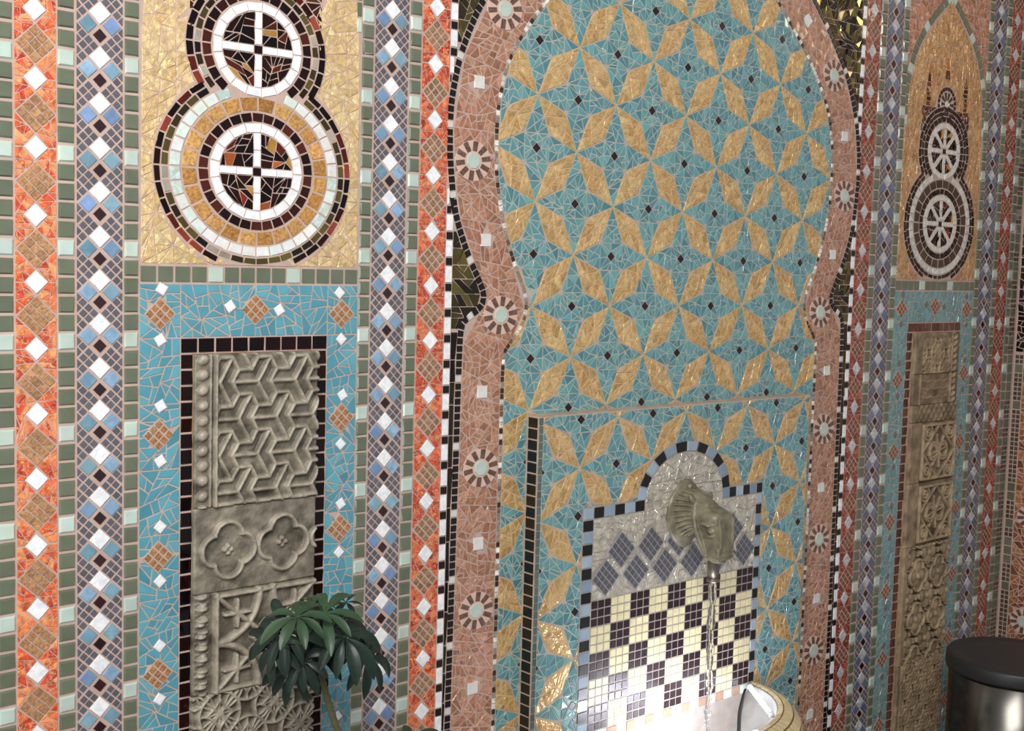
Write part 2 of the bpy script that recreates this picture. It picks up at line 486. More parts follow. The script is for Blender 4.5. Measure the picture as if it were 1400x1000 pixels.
def lattice(mb, x0, z0, ax, az, i0, i1, j0, j1, clip, holes=None, tone=1.0, w=.0258):
    """petals on the diagonals of an (i+j even) node lattice, teal stars between them with a dark diamond in each"""
    def emit(poly, cols, mi, target, gap):
        bed = clip(ccw(poly))
        if bed and not (holes and holes(centroid(bed))): mb.tile(bed, (1, 1, 1), 4 if mi == 1 else 3, 0, 0, .0007 if mi == 1 else .0005, .0001)
        for q in shards(poly, target):
            q = clip(q)
            if q and not (holes and holes(centroid(q))):
                c = RNG.choice(cols); mb.tile(q, vary(tuple(v*tone for v in c), .10, .03), mi, gap, 0, .0026, .0006, .03)
    for i in range(i0, i1+1):
        for j in range(j0, j1+1):
            if (i+j) % 2 == 0:
                A = (x0+i*ax, z0+j*az)
                for dj in (1, -1):
                    B = (x0+(i+1)*ax, z0+(j+dj)*az)
                    dx, dz = B[0]-A[0], B[1]-A[1]; l = math.hypot(dx, dz); nx, nz = -dz/l, dx/l
                    a1, a2 = lerp(A, B, .45), lerp(A, B, .57)
                    pet = [A, (a1[0]-nx*w, a1[1]-nz*w), (a2[0]-nx*w, a2[1]-nz*w), B, (a2[0]+nx*w, a2[1]+nz*w), (a1[0]+nx*w, a1[1]+nz*w)]
                    emit(pet, GOLD, 1, 4.2e-4, .0008)
            else:
                c = (x0+i*ax, z0+j*az)
                ins = .0305
                cs = {}
                for sx in (-1, 1):
                    for sz in (-1, 1):
                        l = math.hypot(ax, az)
                        cs[sx, sz] = (c[0]+sx*(ax/2-ins*az/l), c[1]+sz*(az/2-ins*ax/l))
                hx, hz = .0105, .0098
                D = {'r': (c[0]+hx, c[1]), 'l': (c[0]-hx, c[1]), 't': (c[0], c[1]+hz), 'b': (c[0], c[1]-hz)}
                q = clip(diamond(c[0], c[1], hx, hz))
                if q and not (holes and holes(c)): mb.tile(q, vary(DARK, .3), 2, .0004, 0, .003, .0006, .02)
                tips = [[cs[1, -1], (c[0]+ax, c[1]), cs[1, 1]], [cs[-1, 1], (c[0]-ax, c[1]), cs[-1, -1]],
                        [cs[1, 1], (c[0], c[1]+az), cs[-1, 1]], [cs[-1, -1], (c[0], c[1]-az), cs[1, -1]]]
                for t in tips: emit(t, TEAL, 0, 2.9e-4, .0009)
                core = [[D['r'], cs[1, -1], cs[1, 1]], [D['l'], cs[-1, 1], cs[-1, -1]], [D['t'], cs[1, 1], cs[-1, 1]], [D['b'], cs[-1, -1], cs[1, -1]],
                        [D['r'], cs[1, 1], D['t']], [D['t'], cs[-1, 1], D['l']], [D['l'], cs[-1, -1], D['b']], [D['b'], cs[1, -1], D['r']]]
                for t in core: emit(t, TEAL, 0, 2.5e-4, .0009)
PX0, PX1, PZT, PZB = 1.5460, 2.3920, -.2905, -1.30
def behind_panel(c): return PX0+.01 < c[0] < PX1-.01 and c[1] < PZT-.03
mb = MB()
lattice(mb, 1.6546, .2117, .10328, .09888, -3, 10, -17, 7, key_clip, behind_panel)
child(mb, 'star_lattice_field', [GLASS, LEAF, MATTE, GREY_GROUT, TAN_GROUT], arch)
# thin dark and mirror edging along the inside of the pink border
mb = MB()
for s in (-1, 1):
    for q in strip_quads(INNS, .0108, .0088, s):
        r = RNG.random()
        c = C(235, 232, 225) if r < .3 else (C(160, 150, 138) if r < .62 else (C(60, 48, 40) if r < .88 else C(120, 100, 84)))
        mb.tile(q, vary(c, .2), 0, .0006, 0, .0036, .0006, .06)
child(mb, 'mirror_edging', [GRANITE], arch)
# black outer edging, a white tile now and then
mb = MB()
for s in (-1, 1):
    for k, q in enumerate(strip_quads(OUTS, .0137, .0148, s)):
        mb.tile(q, vary(C(214, 214, 208) if k % 9 == 4 else BLACK, .05), 0, .0010, 0, .0036, .0006, .01)
child(mb, 'black_tile_edging', [MATTE], arch)
# pink border between the two edgings
def stations(P, keys):
    idx = [min(range(len(P)), key=lambda i: math.dist(P[i], k)) for k in keys]
    return [P[a:b+1] for a, b in zip(idx[:-1], idx[1:])]
def even(P, n):
    L = [0]
    for i in range(1, len(P)): L.append(L[-1]+math.dist(P[i-1], P[i]))
    o = []
    j = 0
    for k in range(n+1):
        t = L[-1]*k/n
        while j < len(P)-2 and L[j+1] < t: j += 1
        o.append(lerp(P[j], P[j+1], (t-L[j])/max(1e-9, L[j+1]-L[j])))
    return o
ROS = [(.504, .452), (.569, .1765), (.4950, -.101), (.533, -.383), (.5355, -.652), (.536, -.93), (.536, -1.21)]   # u, z
SQ = [(.395, .563), (.559, .3165), (.5345, .036), (.534, -.2415), (.534, -.5255), (.538, -.80), (.535, -1.09)]
so = stations(offset_curve(OUTS, -.0080), [(0, .85), (.614, .23), (.53, -.07), (.58, -.15), (.59, -1.34)])
si = stations(offset_curve(INNS, .0050), [(0, .735), (.52, .23), (.437, -.09), (.49, -.2), (.49, -1.34)])
mb = MB()
for s in (-1, 1):
    for po, pi, n in zip(so, si, (7, 4, 1, 10)):
        eo, ei = even(po, n), even(pi, n)
        for k in range(n):
            quad = [(M+s*eo[k][0], eo[k][1]), (M+s*eo[k+1][0], eo[k+1][1]), (M+s*ei[k+1][0], ei[k+1][1]), (M+s*ei[k][0], ei[k][1])]
            for q in shards(quad, 3.2e-4):
                c = centroid(q)
                if any(((abs(c[0]-M)-u)/.037)**2+((c[1]-z)/.033)**2 < 1 for u, z in ROS): continue
                if any(abs(abs(c[0]-M)-u) < .013 and abs(c[1]-z) < .013 for u, z in SQ): continue
                mb.tile(q, vary(RNG.choice(PINK), .12, .03), 0, .0010, 0, .0022, .0005, .025)
child(mb, 'pink_border', [COPPER], arch)
# rosettes and white squares set into the border: one of each, then copies
mb = MB(F_local)
ring = [(.0415*math.cos(2*PI*k/20), .0365*math.sin(2*PI*k/20)) for k in range(20)]
mb.slab(ring, 0, .0030, C(1, 1, 1), 1)
for k in range(10):
    a = 2*PI*(k+.3)/10; ca, sa = math.cos(a), math.sin(a)
    loc = [(.0185, -.0048), (.0385, -.0056), (.0385, .0056), (.0185, .0048)]
    mb.tile([((r*ca-t*sa)*1.05, (r*sa+t*ca)*.92) for r, t in loc], vary(C(112, 88, 76), .15), 0, .0002, .0030, .0052, .0006, .02)
ros0 = mb.build('rosette', [GRANITE, plain_mat('pale_pink_grout', C(222, 188, 172), .8, noise=(40, .9))], arch)
mb = MB(F_local)
mb.tile([(.0152*math.cos(PI/8+PI/4*k), .0150*math.sin(PI/8+PI/4*k)) for k in range(8)], PALE, 0, 0, .0030, .0066, .0010)
cen0 = mb.build('center_tile', [GLASS], ros0)
mb = MB(F_local)
mb.tile(rect(-.0118, -.0118, .0118, .0118), C(226, 224, 212), 0, 0, 0, .0046, .0012)
sq0 = mb.build('white_tile', [WHITE], arch)
first = True
for s in (-1, 1):
    for u, z in ROS:
        if first: r, c = ros0, cen0
        else:
            r = ros0.copy(); COL.objects.link(r); r.parent = arch
            c = cen0.copy(); COL.objects.link(c); c.parent = r
        r.location = (s*u, 0, z)
        if s > 0: r.rotation_euler = (0, .4, 0)
        first = False
first = True
for s in (-1, 1):
    for k, (u, z) in enumerate(SQ):
        r = sq0 if first else sq0.copy()
        if not first: COL.objects.link(r); r.parent = arch
        r.location = (s*u, 0, z); r.rotation_euler = (0, (PI/4 if k == 0 else 0), 0)
        first = False
# dark gold mirror spandrels outside the arch
for s in (-1, 1):
    mb = MB(); spn = thing('mirror_spandrel', 'dark gold mirror shards outside the teal arch, %s' % ('towards the plant' if s < 0 else 'towards the bin'), 'mosaic infill', loc=(M+s*.58, 0, H))
    zs = [.85, .77, .70, .64, .58, .52, .47, .42, .38, .34]
    for a, b in zip(zs[:-1], zs[1:]):
        q = [(M+s*(arch_out(a)+.0085), a), (M+s*.6098, a), (M+s*.6098, b), (M+s*(arch_out(b)+.0085), b)]
        for t in shards(q, 3.6e-4): mb.tile(t, vary(RNG.choice(OLIVE), .2, .06), 0, .0005, 0, .0026, .0006, .10)
    child(mb, 'upper_shards', [MIRROR], spn); mb = MB()
    zs = [.11, .08, .05, .02, -.01, -.035, -.062, -.085, -.105, -.125]
    for a, b in zip(zs[:-1], zs[1:]):
        q = [(M+s*(arch_out(a)+.0085), a), (M+s*.6098, a), (M+s*.6098, b), (M+s*(arch_out(b)+.0085), b)]
        for t in shards(q, 4.2e-4): mb.tile(t, vary(RNG.choice(OLIVE), .2, .06), 0, .0005, 0, .0026, .0006, .10)
    child(mb, 'lower_shards', [MIRROR], spn); mb = MB()
    z = -.13
    while z > ZB:
        l = RNG.uniform(.04, .075)
        mb.tile([(M+s*(arch_out(z)+.0085), z), (M+s*.6098, z), (M+s*.6098, z-l), (M+s*(arch_out(z-l)+.0085), z-l)], vary(RNG.choice(OLIVE[:2]+[C(36, 28, 26)]), .2), 0, .0005, 0, .0026, .0005, .05)
        z -= l
    child(mb, 'sliver_line', [MIRROR], spn)

# ------------------------------------------------------------------ gold niches with teal frames
NZ0 = -.0190
ARCHN = [(0, .70), (.04, .665), (.094, .617), (.139, .562), (.161, .516), (.175, .465), (.181, .418), (.186, .37), (.1895, .30)]
def niche(xc, label, gold, dullness, right):
    root = thing('mosaic_niche', label, 'mosaic panel', loc=(xc, 0, H))
    def mb_new(): return MB()
    hw = .1920
    field = ccw([(xc+u, z) for u, z in ARCHN]+[(xc+.190, NZ0), (xc-.190, NZ0)]+[(xc-u, z) for u, z in ARCHN[::-1][:-1]])
    m1, m2 = (xc, .127), (xc+.0, .3155)
    def in_med(c):
        return math.hypot((c[0]-m1[0]), (c[1]-m1[1])/.94) < .158 or math.hypot(c[0]-m2[0], (c[1]-m2[1])/.95) < .106
    body = rect(xc-.115, .33, xc+.115, .425)
    def in_body(c): return inside(c, body)
    mb = MB()
    for q in shards(field, 3.4e-4 if not right else 4.2e-4):
        c = centroid(q)
        if in_med(c) or in_body(c): continue
        mb.tile(q, vary(RNG.choice(gold), .08, .02), 0, .0006, 0, .0020, .0006, .04)
    child(mb, 'gold_field', [LEAF], root)
    mb = MB()
    for q in shards(body, 2.2e-4):
        if not in_med(centroid(q)): mb.tile(q, vary(RNG.choice([C(92, 48, 32), C(70, 34, 26), C(120, 74, 46), C(54, 28, 24)]), .15), 0, .0008, 0, .0022, .0005, .06)
    child(mb, 'mosque_body', [MIRROR], root)
    for dx in (-.088, .09):     # two slim minarets
        x = xc+dx; mb = MB()
        for z in np.arange(.425, .485, .012): mb.tile(rect(x-.010, z, x+.010, z+.012), vary(RNG.choice([C(64, 36, 26), C(120, 70, 40), C(44, 26, 22)]), .2), 0, .0008, 0, .0030, .0005, .05)
        mb.tile([(x-.010, .485), (x+.010, .485), (x, .515)], C(70, 40, 30), 0, .0006, 0, .0030, .0005)
        child(mb, 'minaret', [MIRROR], root)
    mb = MB()
    mb.tile([(xc-.014, .500), (xc+.010, .500), (xc+.008, .524), (xc-.012, .524)], C(110, 80, 54), 0, .0006, 0, .0032, .0005)
    mb.tile([(xc-.011, .526), (xc+.006, .526), (xc-.002, .560)], C(240, 150, 70), 0, .0003, 0, .0036, .0005)
    child(mb, 'finial', [MIRROR], root)
    # pointed border of green tiles and pink corners
    mb = MB()
    for s in (-1, 1):
        P = catmull([(0, .712)]+[(u+.010, z+.010) for u, z in ARCHN[1:7]]+[(.1915, .36)], 8)
        R_ = resample(P, .0262); A = offset_curve(R_, .0105); B = offset_curve(R_, -.0105)
        for i in range(len(R_)-1):
            q = clip_poly(ccw([(xc+s*A[i][0], A[i][1]), (xc+s*A[i+1][0], A[i+1][1]), (xc+s*B[i+1][0], B[i+1][1]), (xc+s*B[i][0], B[i][1])]), rect(xc-hw, 0, xc+hw, ZT))
            if len(q) > 2: mb.tile(q, vary(PALE if i % 5 == 0 else GREEN, .07), 0, .0012, 0, .0042, .0008, .01)
    child(mb, 'green_arch_border', [GLASS], root)
    for s in (-1, 1):
        mb = MB()
        zs = [.86, .78, .72, .68, .63, .58, .53, .48, .44]
        def bu(z):
            P = catmull([(0, .712)]+[(u+.010, z_+.010) for u, z_ in ARCHN[1:7]]+[(.1915, .36)], 8)
            for i in range(len(P)-1):
                a, b = P[i], P[i+1]
                if b[1] <= z <= a[1]: return a[0]+(b[0]-a[0])*(a[1]-z)/max(1e-9, a[1]-b[1])+.0135
            return 0
        for a, b in zip(zs[:-1], zs[1:]):
            if bu(a) > hw-.003: continue
            q = [(xc+s*bu(a), a), (xc+s*hw, a), (xc+s*hw, b), (xc+s*min(hw-.0005, bu(b)), b)]
            for t in shards(q, 3.4e-4): mb.tile(t, vary(RNG.choice(PINK), .12), 0, .0008, 0, .0022, .0005, .05)
        child(mb, 'pink_corner', [COPPER], root)
    # horizontal green course
    mb = MB(); n = 14
    for k in range(n):
        a, b = xc-hw+2*hw*k/n, xc-hw+2*hw*(k+1)/n
        mb.tile(rect(a, -.0475, b, -.0205), vary(PALE if k in (4, 9) else GREEN, .07, .02), 0, .0015, 0, .0042, .0009, .01)
    child(mb, 'green_course', [GLASS], root)
    # teal surround with brown lozenges and small mirror diamonds
    xL0, xL1, xR0, xR1 = xc-hw, xc-.1265, xc+.1335, xc+hw
    zt, zd = -.0485, -.1305
    lz = [(xc-.1595, -.094), (xc, -.088), (xc+.1605, -.096)]+[(xc-.1612, z) for z in (-.277, -.464, -.647, -.83, -1.01, -1.19)]+[(xc+.1635, z) for z in (-.27, -.459, -.645, -.83, -1.01, -1.19)]
    sd = [(xc-.157, -.0565), (xc-.044, -.083), (xc+.043, -.089), (xc+.156, -.061), (xc-.159, -.133), (xc+.161, -.138)]
    for k in range(6):
        zc = -.275-.185*k
        sd += [(xc-.158, zc+.042), (xc-.158, zc-.042), (xc+.165, zc+.043), (xc+.163, zc-.040)]
    mb = MB()
    regs = [rect(xL0, zd-.05, xL0+.13, zt), rect(xL0+.13, zd, xR0-.02, zt), rect(xR0-.02, zd, xR1, zt)]
    regs = [rect(xL0, zd, xL1, zt), rect(xL1, zd, xc, zt), rect(xc, zd, xR0, zt), rect(xR0, zd, xR1, zt)]
    z = zd
    while z > ZB:
        regs += [rect(xL0, max(ZB, z-.1), xL1, z), rect(xR0, max(ZB, z-.1), xR1, z)]; z -= .1
    for r in regs:
        for q in shards(r, 3.6e-4):
            c = centroid(q)
            if any(abs(c[0]-x)/.024+abs(c[1]-zz)/.024 < .8 for x, zz in lz): continue
            mb.tile(q, vary(RNG.choice(TEALB if not right else TEALB_DIM), .07, .02), 0, .0008, 0, .0022, .0006, .02)
    child(mb, 'teal_surround', [GLASS], root)
    mb = MB(F_local); s_ = .0245/3
    mb.slab(diamond(0, 0, .0262), 0, .0027, C(1, 1, 1), 1)
    for i in range(3):
        for j in range(3): mb.tile(diamond((i-j)*s_, (i+j-2)*s_, s_), vary(C(172, 124, 80) if not right else C(140, 92, 62), .15, .04), 0, .0010, .0027, .0045, .0005, .03)
    l0 = mb.build('lozenge', [GRANITE, GROUT], root)
    for k, (x, z) in enumerate(lz):
        o = l0 if k == 0 else l0.copy()
        if k: COL.objects.link(o); o.parent = root
        o.location = (x-xc, 0, z)
    mb = MB(F_local); mb.slab(diamond(0, 0, .0122), 0, .0027, C(1, 1, 1), 1)
    mb.tile(diamond(0, 0, .0105), C(246, 248, 250) if not right else C(120, 124, 120), 0, 0, .0027, .0050, .0012)
    d0 = mb.build('mirror_diamond', [WHITE if not right else CRINKLE, GROUT], root)
    for k, (x, z) in enumerate(sd):
        o = d0 if k == 0 else d0.copy()
        if k: COL.objects.link(o); o.parent = root
        o.location = (x-xc, 0, z); o.rotation_euler = (0, RNG.uniform(-.3, .3), 0)
    # dark red mirror frame
    mb = MB(); FR = MIRR if not right else [C(84, 42, 30), C(74, 36, 26), C(96, 50, 36)]
    fx0, fx1, fz = xc-.1265, xc+.1335, -.1305
    n = 9
    for k in range(n):
        a, b = fx0+(fx1-fx0)*k/n, fx0+(fx1-fx0)*(k+1)/n
        mb.tile(rect(a, fz-.0245, b, fz), vary(RNG.choice(FR), .2), 0, .0012, 0, .0036, .0008, .05)
    z = fz-.0245
    while z > ZB:
        mb.tile(rect(fx0, z-.0245, fx0+.0235, z), vary(RNG.choice(FR), .2), 0, .0012, 0, .0036, .0008, .05)
        mb.tile(rect(fx1-.0215, z-.0245, fx1, z), vary(RNG.choice(FR), .2), 0, .0012, 0, .0036, .0008, .05)
        z -= .0245
    child(mb, 'dark_mirror_frame', [MIRROR if not right else GLASS], root)
    return root
XL, XR = PN
niche(XL, 'bright gold and teal mosaic niche with lozenges, framing the Y-patterned carved stone', GOLDL, 1, False)
GOLDR = [C(204, 160, 108), C(194, 148, 96), C(212, 170, 118)]
niche(XR, 'brownish gold pointed-arch mosaic niche with teal surround, beside the corner with the bin', GOLDR, .8, True)

# ------------------------------------------------------------------ wheel medallions
def ringtiles(mb, c, r0, r1, n, pick, mi, h0, h1, keep, sx, sz, gap=.0010, tilt=.03, ph=0):
    for k in range(n):
        a0, a1 = 2*PI*(k+ph)/n, 2*PI*(k+1+ph)/n; am = (a0+a1)/2
        rm = (r0+r1)/2
        if keep and not keep(c[0]+rm*sx*math.cos(am), c[1]+rm*sz*math.sin(am)): continue
        p = [(c[0]+r*sx*math.cos(a), c[1]+r*sz*math.sin(a)) for r, a in ((r0, a0), (r1, a0), (r1, a1), (r0, a1))]
        mb.tile(p, pick(), mi, gap, h0, h1, .0006, tilt)
def medallion(c, rings, other, spokes, rw, label, tone, top_of, disc_r, white):
    root = thing('wheel_medallion', label, 'medallion', 'wheel medallions of ringed mosaic tiles', loc=(c[0], 0, c[1]+H))
    sx, sz = 1.0, .94
    mb = MB()
    D = [(c[0]+disc_r*sx*math.cos(2*PI*k/48), max(NZ0, c[1]+disc_r*sz*math.sin(2*PI*k/48))) for k in range(48)]
    h = .0024 if not top_of else .0028
    mb.slab(D, 0, h)
    child(mb, 'backing_disc', [GROUT], root)
    for name, r0, r1, n, cols, mat, keepf in rings:
        mb = MB()
        def pick(): return vary(RNG.choice(cols), .15, .03)
        rm = (r0+r1)/2
        sz = .94 if c is not m_big(c) else {'brown_ring': .92, 'gold_ring': .91}.get(name, .905)
        kept = [keepf is None or keepf(c[0]+rm*math.cos(2*PI*(k+.5)/n), c[1]+rm*sz*math.sin(2*PI*(k+.5)/n)) for k in range(n)]
        if all(kept): runs = [list(range(n))]
        else:
            st = kept.index(False); runs = []; cur = []
            for q in range(1, n+1):
                k = (st+q) % n
                if kept[k]: cur.append(k)
                elif cur: runs.append(cur); cur = []
            if cur: runs.append(cur)
        for run in runs:
            mb = MB()
            for k in run:
                a0, a1 = 2*PI*k/n, 2*PI*(k+1)/n
                mb.tile([(c[0]+r*math.cos(a), c[1]+r*sz*math.sin(a)) for r, a in ((r0, a0), (r1, a0), (r1, a1), (r0, a1))], pick(), 0, .0014 if name == 'gold_ring' else .0009, h, h+.0026, .0006, .06 if mat is MIRROR else .03)
            child(mb, name if len(runs) == 1 else name.replace('ring', 'arc'), [mat], root)
    sz = .94
    # wheel: white rim, spokes, hub, mirror shards between
    mb = MB(); ringtiles(mb, c, rw*.80, rw, 17, lambda: vary(white, .05), 0, h, h+.0032, None, sx, sz, .0006, .02)
    child(mb, 'wheel_rim', [WHITE], root)
    ri = rw*.79
    for k in range(spokes):
        a = PI/2+2*PI*k/spokes
        mb = MB(); hw = .0062; ca, sa = math.cos(a), math.sin(a)
        for t0, t1 in ((.0075 if spokes == 4 else (.0085 if k % 2 == 0 else .014), ri*.55), (ri*.55, ri*1.0)):
            mb.tile([(c[0]+sx*(r*ca-w_*sa), c[1]+sz*(r*sa+w_*ca)) for r, w_ in ((t0, -hw), (t1, -hw), (t1, hw), (t0, hw))], vary(white, .05), 0, .0004, h, h+.0034, .0006, .01)
        child(mb, 'spoke', [WHITE], root)
    mb = MB(); mb.tile(rect(c[0]-.0070, c[1]-.0066, c[0]+.0070, c[1]+.0066), C(46, 20, 18), 0, .0003, h, h+.0036, .0006); child(mb, 'hub', [MIRROR], root)
    mb = MB()
    for k in range(spokes):
        a0 = PI/2+2*PI*k/spokes; a1 = a0+2*PI/spokes; am = (a0+a1)/2
        o = hw/math.sin(PI/spokes)+.0006
        P = [(c[0]+sx*o*math.cos(am), c[1]+sz*o*math.sin(am))]
        d = math.asin(hw/ri)
        for j in range(6):
            a = a0+d+(a1-a0-2*d)*j/5; P.append((c[0]+sx*ri*math.cos(a), c[1]+sz*ri*math.sin(a)))
        for q in shards(P, 2.7e-4 if spokes == 4 else 2.4e-4):
            cc = RNG.choice(SPARK) if RNG.random() < .22*tone else RNG.choice(MIRR)
            mb.tile(q, vary(cc, .2), 0, .0006, h, h+.0022, .0005, .10)
    child(mb, 'mirror_shards', [MIRROR], root)
    return root
def m_big(c): return c if c[1] < .2 else None
def ell(c, r): return lambda x, z: math.hypot(x-c[0], (z-c[1])/.94) > r
def both(*fs): return lambda x, z: all(f(x, z) for f in fs)
above = lambda x, z: z > NZ0+.0045
PEARL = [C(226, 228, 222), C(206, 222, 210), C(236, 234, 230), C(190, 214, 202)]
def pair(xc, right):
    c1, c2 = (xc, .1275), (xc, .3155)
    if not right:
        br, gd, ol, cp, wh, pe = [C(52, 26, 24), C(74, 36, 30), C(44, 24, 28), C(110, 52, 40)], [C(190, 140, 80), C(176, 126, 68), C(200, 152, 92)], OLIVE+[C(36, 32, 36), C(230, 220, 200)], MIRR+[C(120, 44, 34), C(200, 90, 70)], WHT, PEARL
        l1 = 'large lower wheel medallion with four spokes and gold ring on the bright gold niche'
        l2 = 'smaller upper wheel medallion with four spokes, above the large one on the bright gold niche'
    else:
        br, gd, ol, cp, wh, pe = [C(30, 24, 22), C(40, 30, 26)], [C(72, 58, 46), C(64, 50, 40), C(80, 66, 52)], [C(60, 52, 44), C(44, 38, 34)], [C(60, 34, 26), C(44, 30, 24)], C(214, 206, 192), [C(206, 200, 186), C(196, 192, 178)]
        l1 = 'large lower wheel medallion with eight spokes and dark brown ring on the pointed gold niche'
        l2 = 'smaller upper wheel medallion with eight spokes under the little rosette on the pointed niche'
    R1 = [('brown_ring', .0835, .1005, 30, br, MIRROR, None), ('gold_ring', .1025, .1285, 24, gd, GRANITE, None),
          ('pearl_ring', .1290, .1475, 36, pe, WHITE, ell(c2, .080)),
          ('olive_ring', .1485, .1605, 44, ol, MIRROR, both(ell(c2, .122), above)), ('copper_ring', .1610, .1725, 38, cp, MIRROR, both(ell(c2, .122), above))]
    R2 = [('brown_ring', .0795, .0960, 28, br, MIRROR, ell(c1, .150)), ('olive_ring', .0970, .1085, 34, ol, MIRROR, ell(c1, .150)), ('copper_ring', .1095, .1225, 30, cp, MIRROR, ell(c1, .152))]
    medallion(c1, R1, c2, 8 if right else 4, .0815, l1, .45 if right else 1, False, .1735, wh)
    medallion(c2, R2, c1, 8 if right else 4, .0780, l2, .45 if right else 1, True, .1235, wh)
pair(XL, False); pair(XR, True)
def little_rosette(xc, label):
    r = thing('star_rosette', label, 'rosette', loc=(xc, 0, .4365+H)); c = (xc, .4365)
    mb = MB(); mb.slab([(c[0]+.047*math.cos(2*PI*k/24), c[1]+.047*math.sin(2*PI*k/24)) for k in range(24)], 0, .0026); child(mb, 'backing_disc', [GROUT], r)
    mb = MB(); ringtiles(mb, c, .034, .046, 20, lambda: vary(C(48, 34, 28), .3), 0, .0026, .005, None, 1, 1); child(mb, 'dark_ring', [MIRROR], r)
    mb = MB()
    for k in range(10):
        a = 2*PI*k/10; ca, sa = math.cos(a), math.sin(a)
        mb.tile([(c[0]+q*ca-w_*sa, c[1]+q*sa+w_*ca) for q, w_ in ((.010, -.002), (.031, -.005), (.031, .005), (.010, .002))], vary(C(70, 66, 62), .3), 0, .0002, .0026, .005, .0005)
    child(mb, 'dark_petals', [MIRROR], r)
    mb = MB(); mb.tile([(c[0]+.008*math.cos(PI/4*k), c[1]+.008*math.sin(PI/4*k)) for k in range(8)], C(216, 208, 196), 0, 0, .0026, .006, .0008); child(mb, 'center_tile', [WHITE], r)
little_rosette(XR, 'little dark star rosette under the orange finial of the pointed gold niche')

# ------------------------------------------------------------------ carved stone panels (relief height fields)
STONE = tile_mat('carved_grey_stone', .38, .0, (60, .30), (260, .35, .0012))
STONE2 = tile_mat('carved_brown_stone', .6, .0, (50, .28), (220, .35, .0012))
EDGEM = plain_mat('tan_stone_edge', C(176, 140, 112), .8, noise=(60, .75))
def segd(X, Z, x1, z1, x2, z2):
    dx, dz = x2-x1, z2-z1; L2 = dx*dx+dz*dz+1e-12
    t = np.clip(((X-x1)*dx+(Z-z1)*dz)/L2, 0, 1)
    return np.hypot(X-x1-t*dx, Z-z1-t*dz)
def ridge(d, w, h): return h*np.clip(1-(d/w)**2, 0, 1)**.55
def smooth_noise(shape, cell):
    n0, n1 = shape[0]//cell+3, shape[1]//cell+3
    g = NPR.normal(size=(n0, n1))
    i = np.arange(shape[0])/cell; j = np.arange(shape[1])/cell
    i0 = i.astype(int); j0 = j.astype(int); fi = (i-i0)[:, None]; fj = (j-j0)[None]
    fi = fi*fi*(3-2*fi); fj = fj*fj*(3-2*fj)
    return (g[i0][:, j0]*(1-fi)*(1-fj)+g[i0+1][:, j0]*fi*(1-fj)+g[i0][:, j0+1]*(1-fi)*fj+g[i0+1][:, j0+1]*fi*fj)
def relief(name, x0, x1, z0, z1, res, fn, mat, parent, base=.010):
    nx = int((x1-x0)/res)+2; nz = int((z1-z0)/res)+2
    xs = np.linspace(x0, x1, nx); zs = np.linspace(z0, z1, nz); X, Z = np.meshgrid(xs, zs)
    h = fn(X, Z)*1.45
    h = h+.0005*smooth_noise(h.shape, 9)+.00025*smooth_noise(h.shape, 3)
    hh = base+h
    ex = np.minimum(X-x0, x1-X); ez = np.minimum(Z-z0, z1-Z)
    hh = hh-.0025*np.clip(1-ex/.002, 0, 1)-.0015*np.clip(1-ez/.0015, 0, 1)
    # pad with a skirt down to the wall
    X = np.pad(X, 1, 'edge'); Z = np.pad(Z, 1, 'edge'); hh = np.pad(hh, 1, 'constant', constant_values=0)
    nz2, nx2 = X.shape
    V = np.stack([X, -hh, Z+H], -1).reshape(-1, 3)
    idx = np.arange(nz2*nx2).reshape(nz2, nx2)
    Fq = np.stack([idx[:-1, :-1], idx[:-1, 1:], idx[1:, 1:], idx[1:, :-1]], -1).reshape(-1, 4)
    me = bpy.data.meshes.new(name); me.vertices.add(len(V)); me.vertices.foreach_set('co', V.ravel())
    me.loops.add(Fq.size); me.loops.foreach_set('vertex_index', Fq.ravel().astype(np.int32))
    me.polygons.add(len(Fq)); me.polygons.foreach_set('loop_start', np.arange(0, Fq.size, 4, dtype=np.int32))
    me.polygons.foreach_set('use_smooth', np.ones(len(Fq), dtype=bool))
    hp = np.pad(h, 1, 'edge'); t = np.clip((hp+.003)/.011, 0, 1)**.8; t = np.clip(t+.16*smooth_noise(hp.shape, 14), 0, 1)[..., None]  # grooves painted darker by height, standing in for crevice shade
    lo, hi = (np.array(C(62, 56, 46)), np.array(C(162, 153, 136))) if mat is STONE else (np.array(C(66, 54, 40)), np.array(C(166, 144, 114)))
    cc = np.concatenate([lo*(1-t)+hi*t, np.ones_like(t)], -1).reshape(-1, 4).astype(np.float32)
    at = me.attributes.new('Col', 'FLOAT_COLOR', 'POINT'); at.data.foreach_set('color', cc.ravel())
    me.materials.append(mat); me.update(calc_edges=True)
    o = bpy.data.objects.new(name, me); COL.objects.link(o); o.parent = parent
    o.location = -parent.location
    return o
def leaf_border(X, Z, xc, hw, pitch, h=.0055):
    k = np.round(Z/pitch); dz = Z-k*pitch; dx = X-xc
    a = (dx*.8+dz*.6)/(hw*1.0); b = (-dx*.6+dz*.8)/(pitch*.36)
    return h*np.clip(1-a*a-b*b, 0, 1)**.6
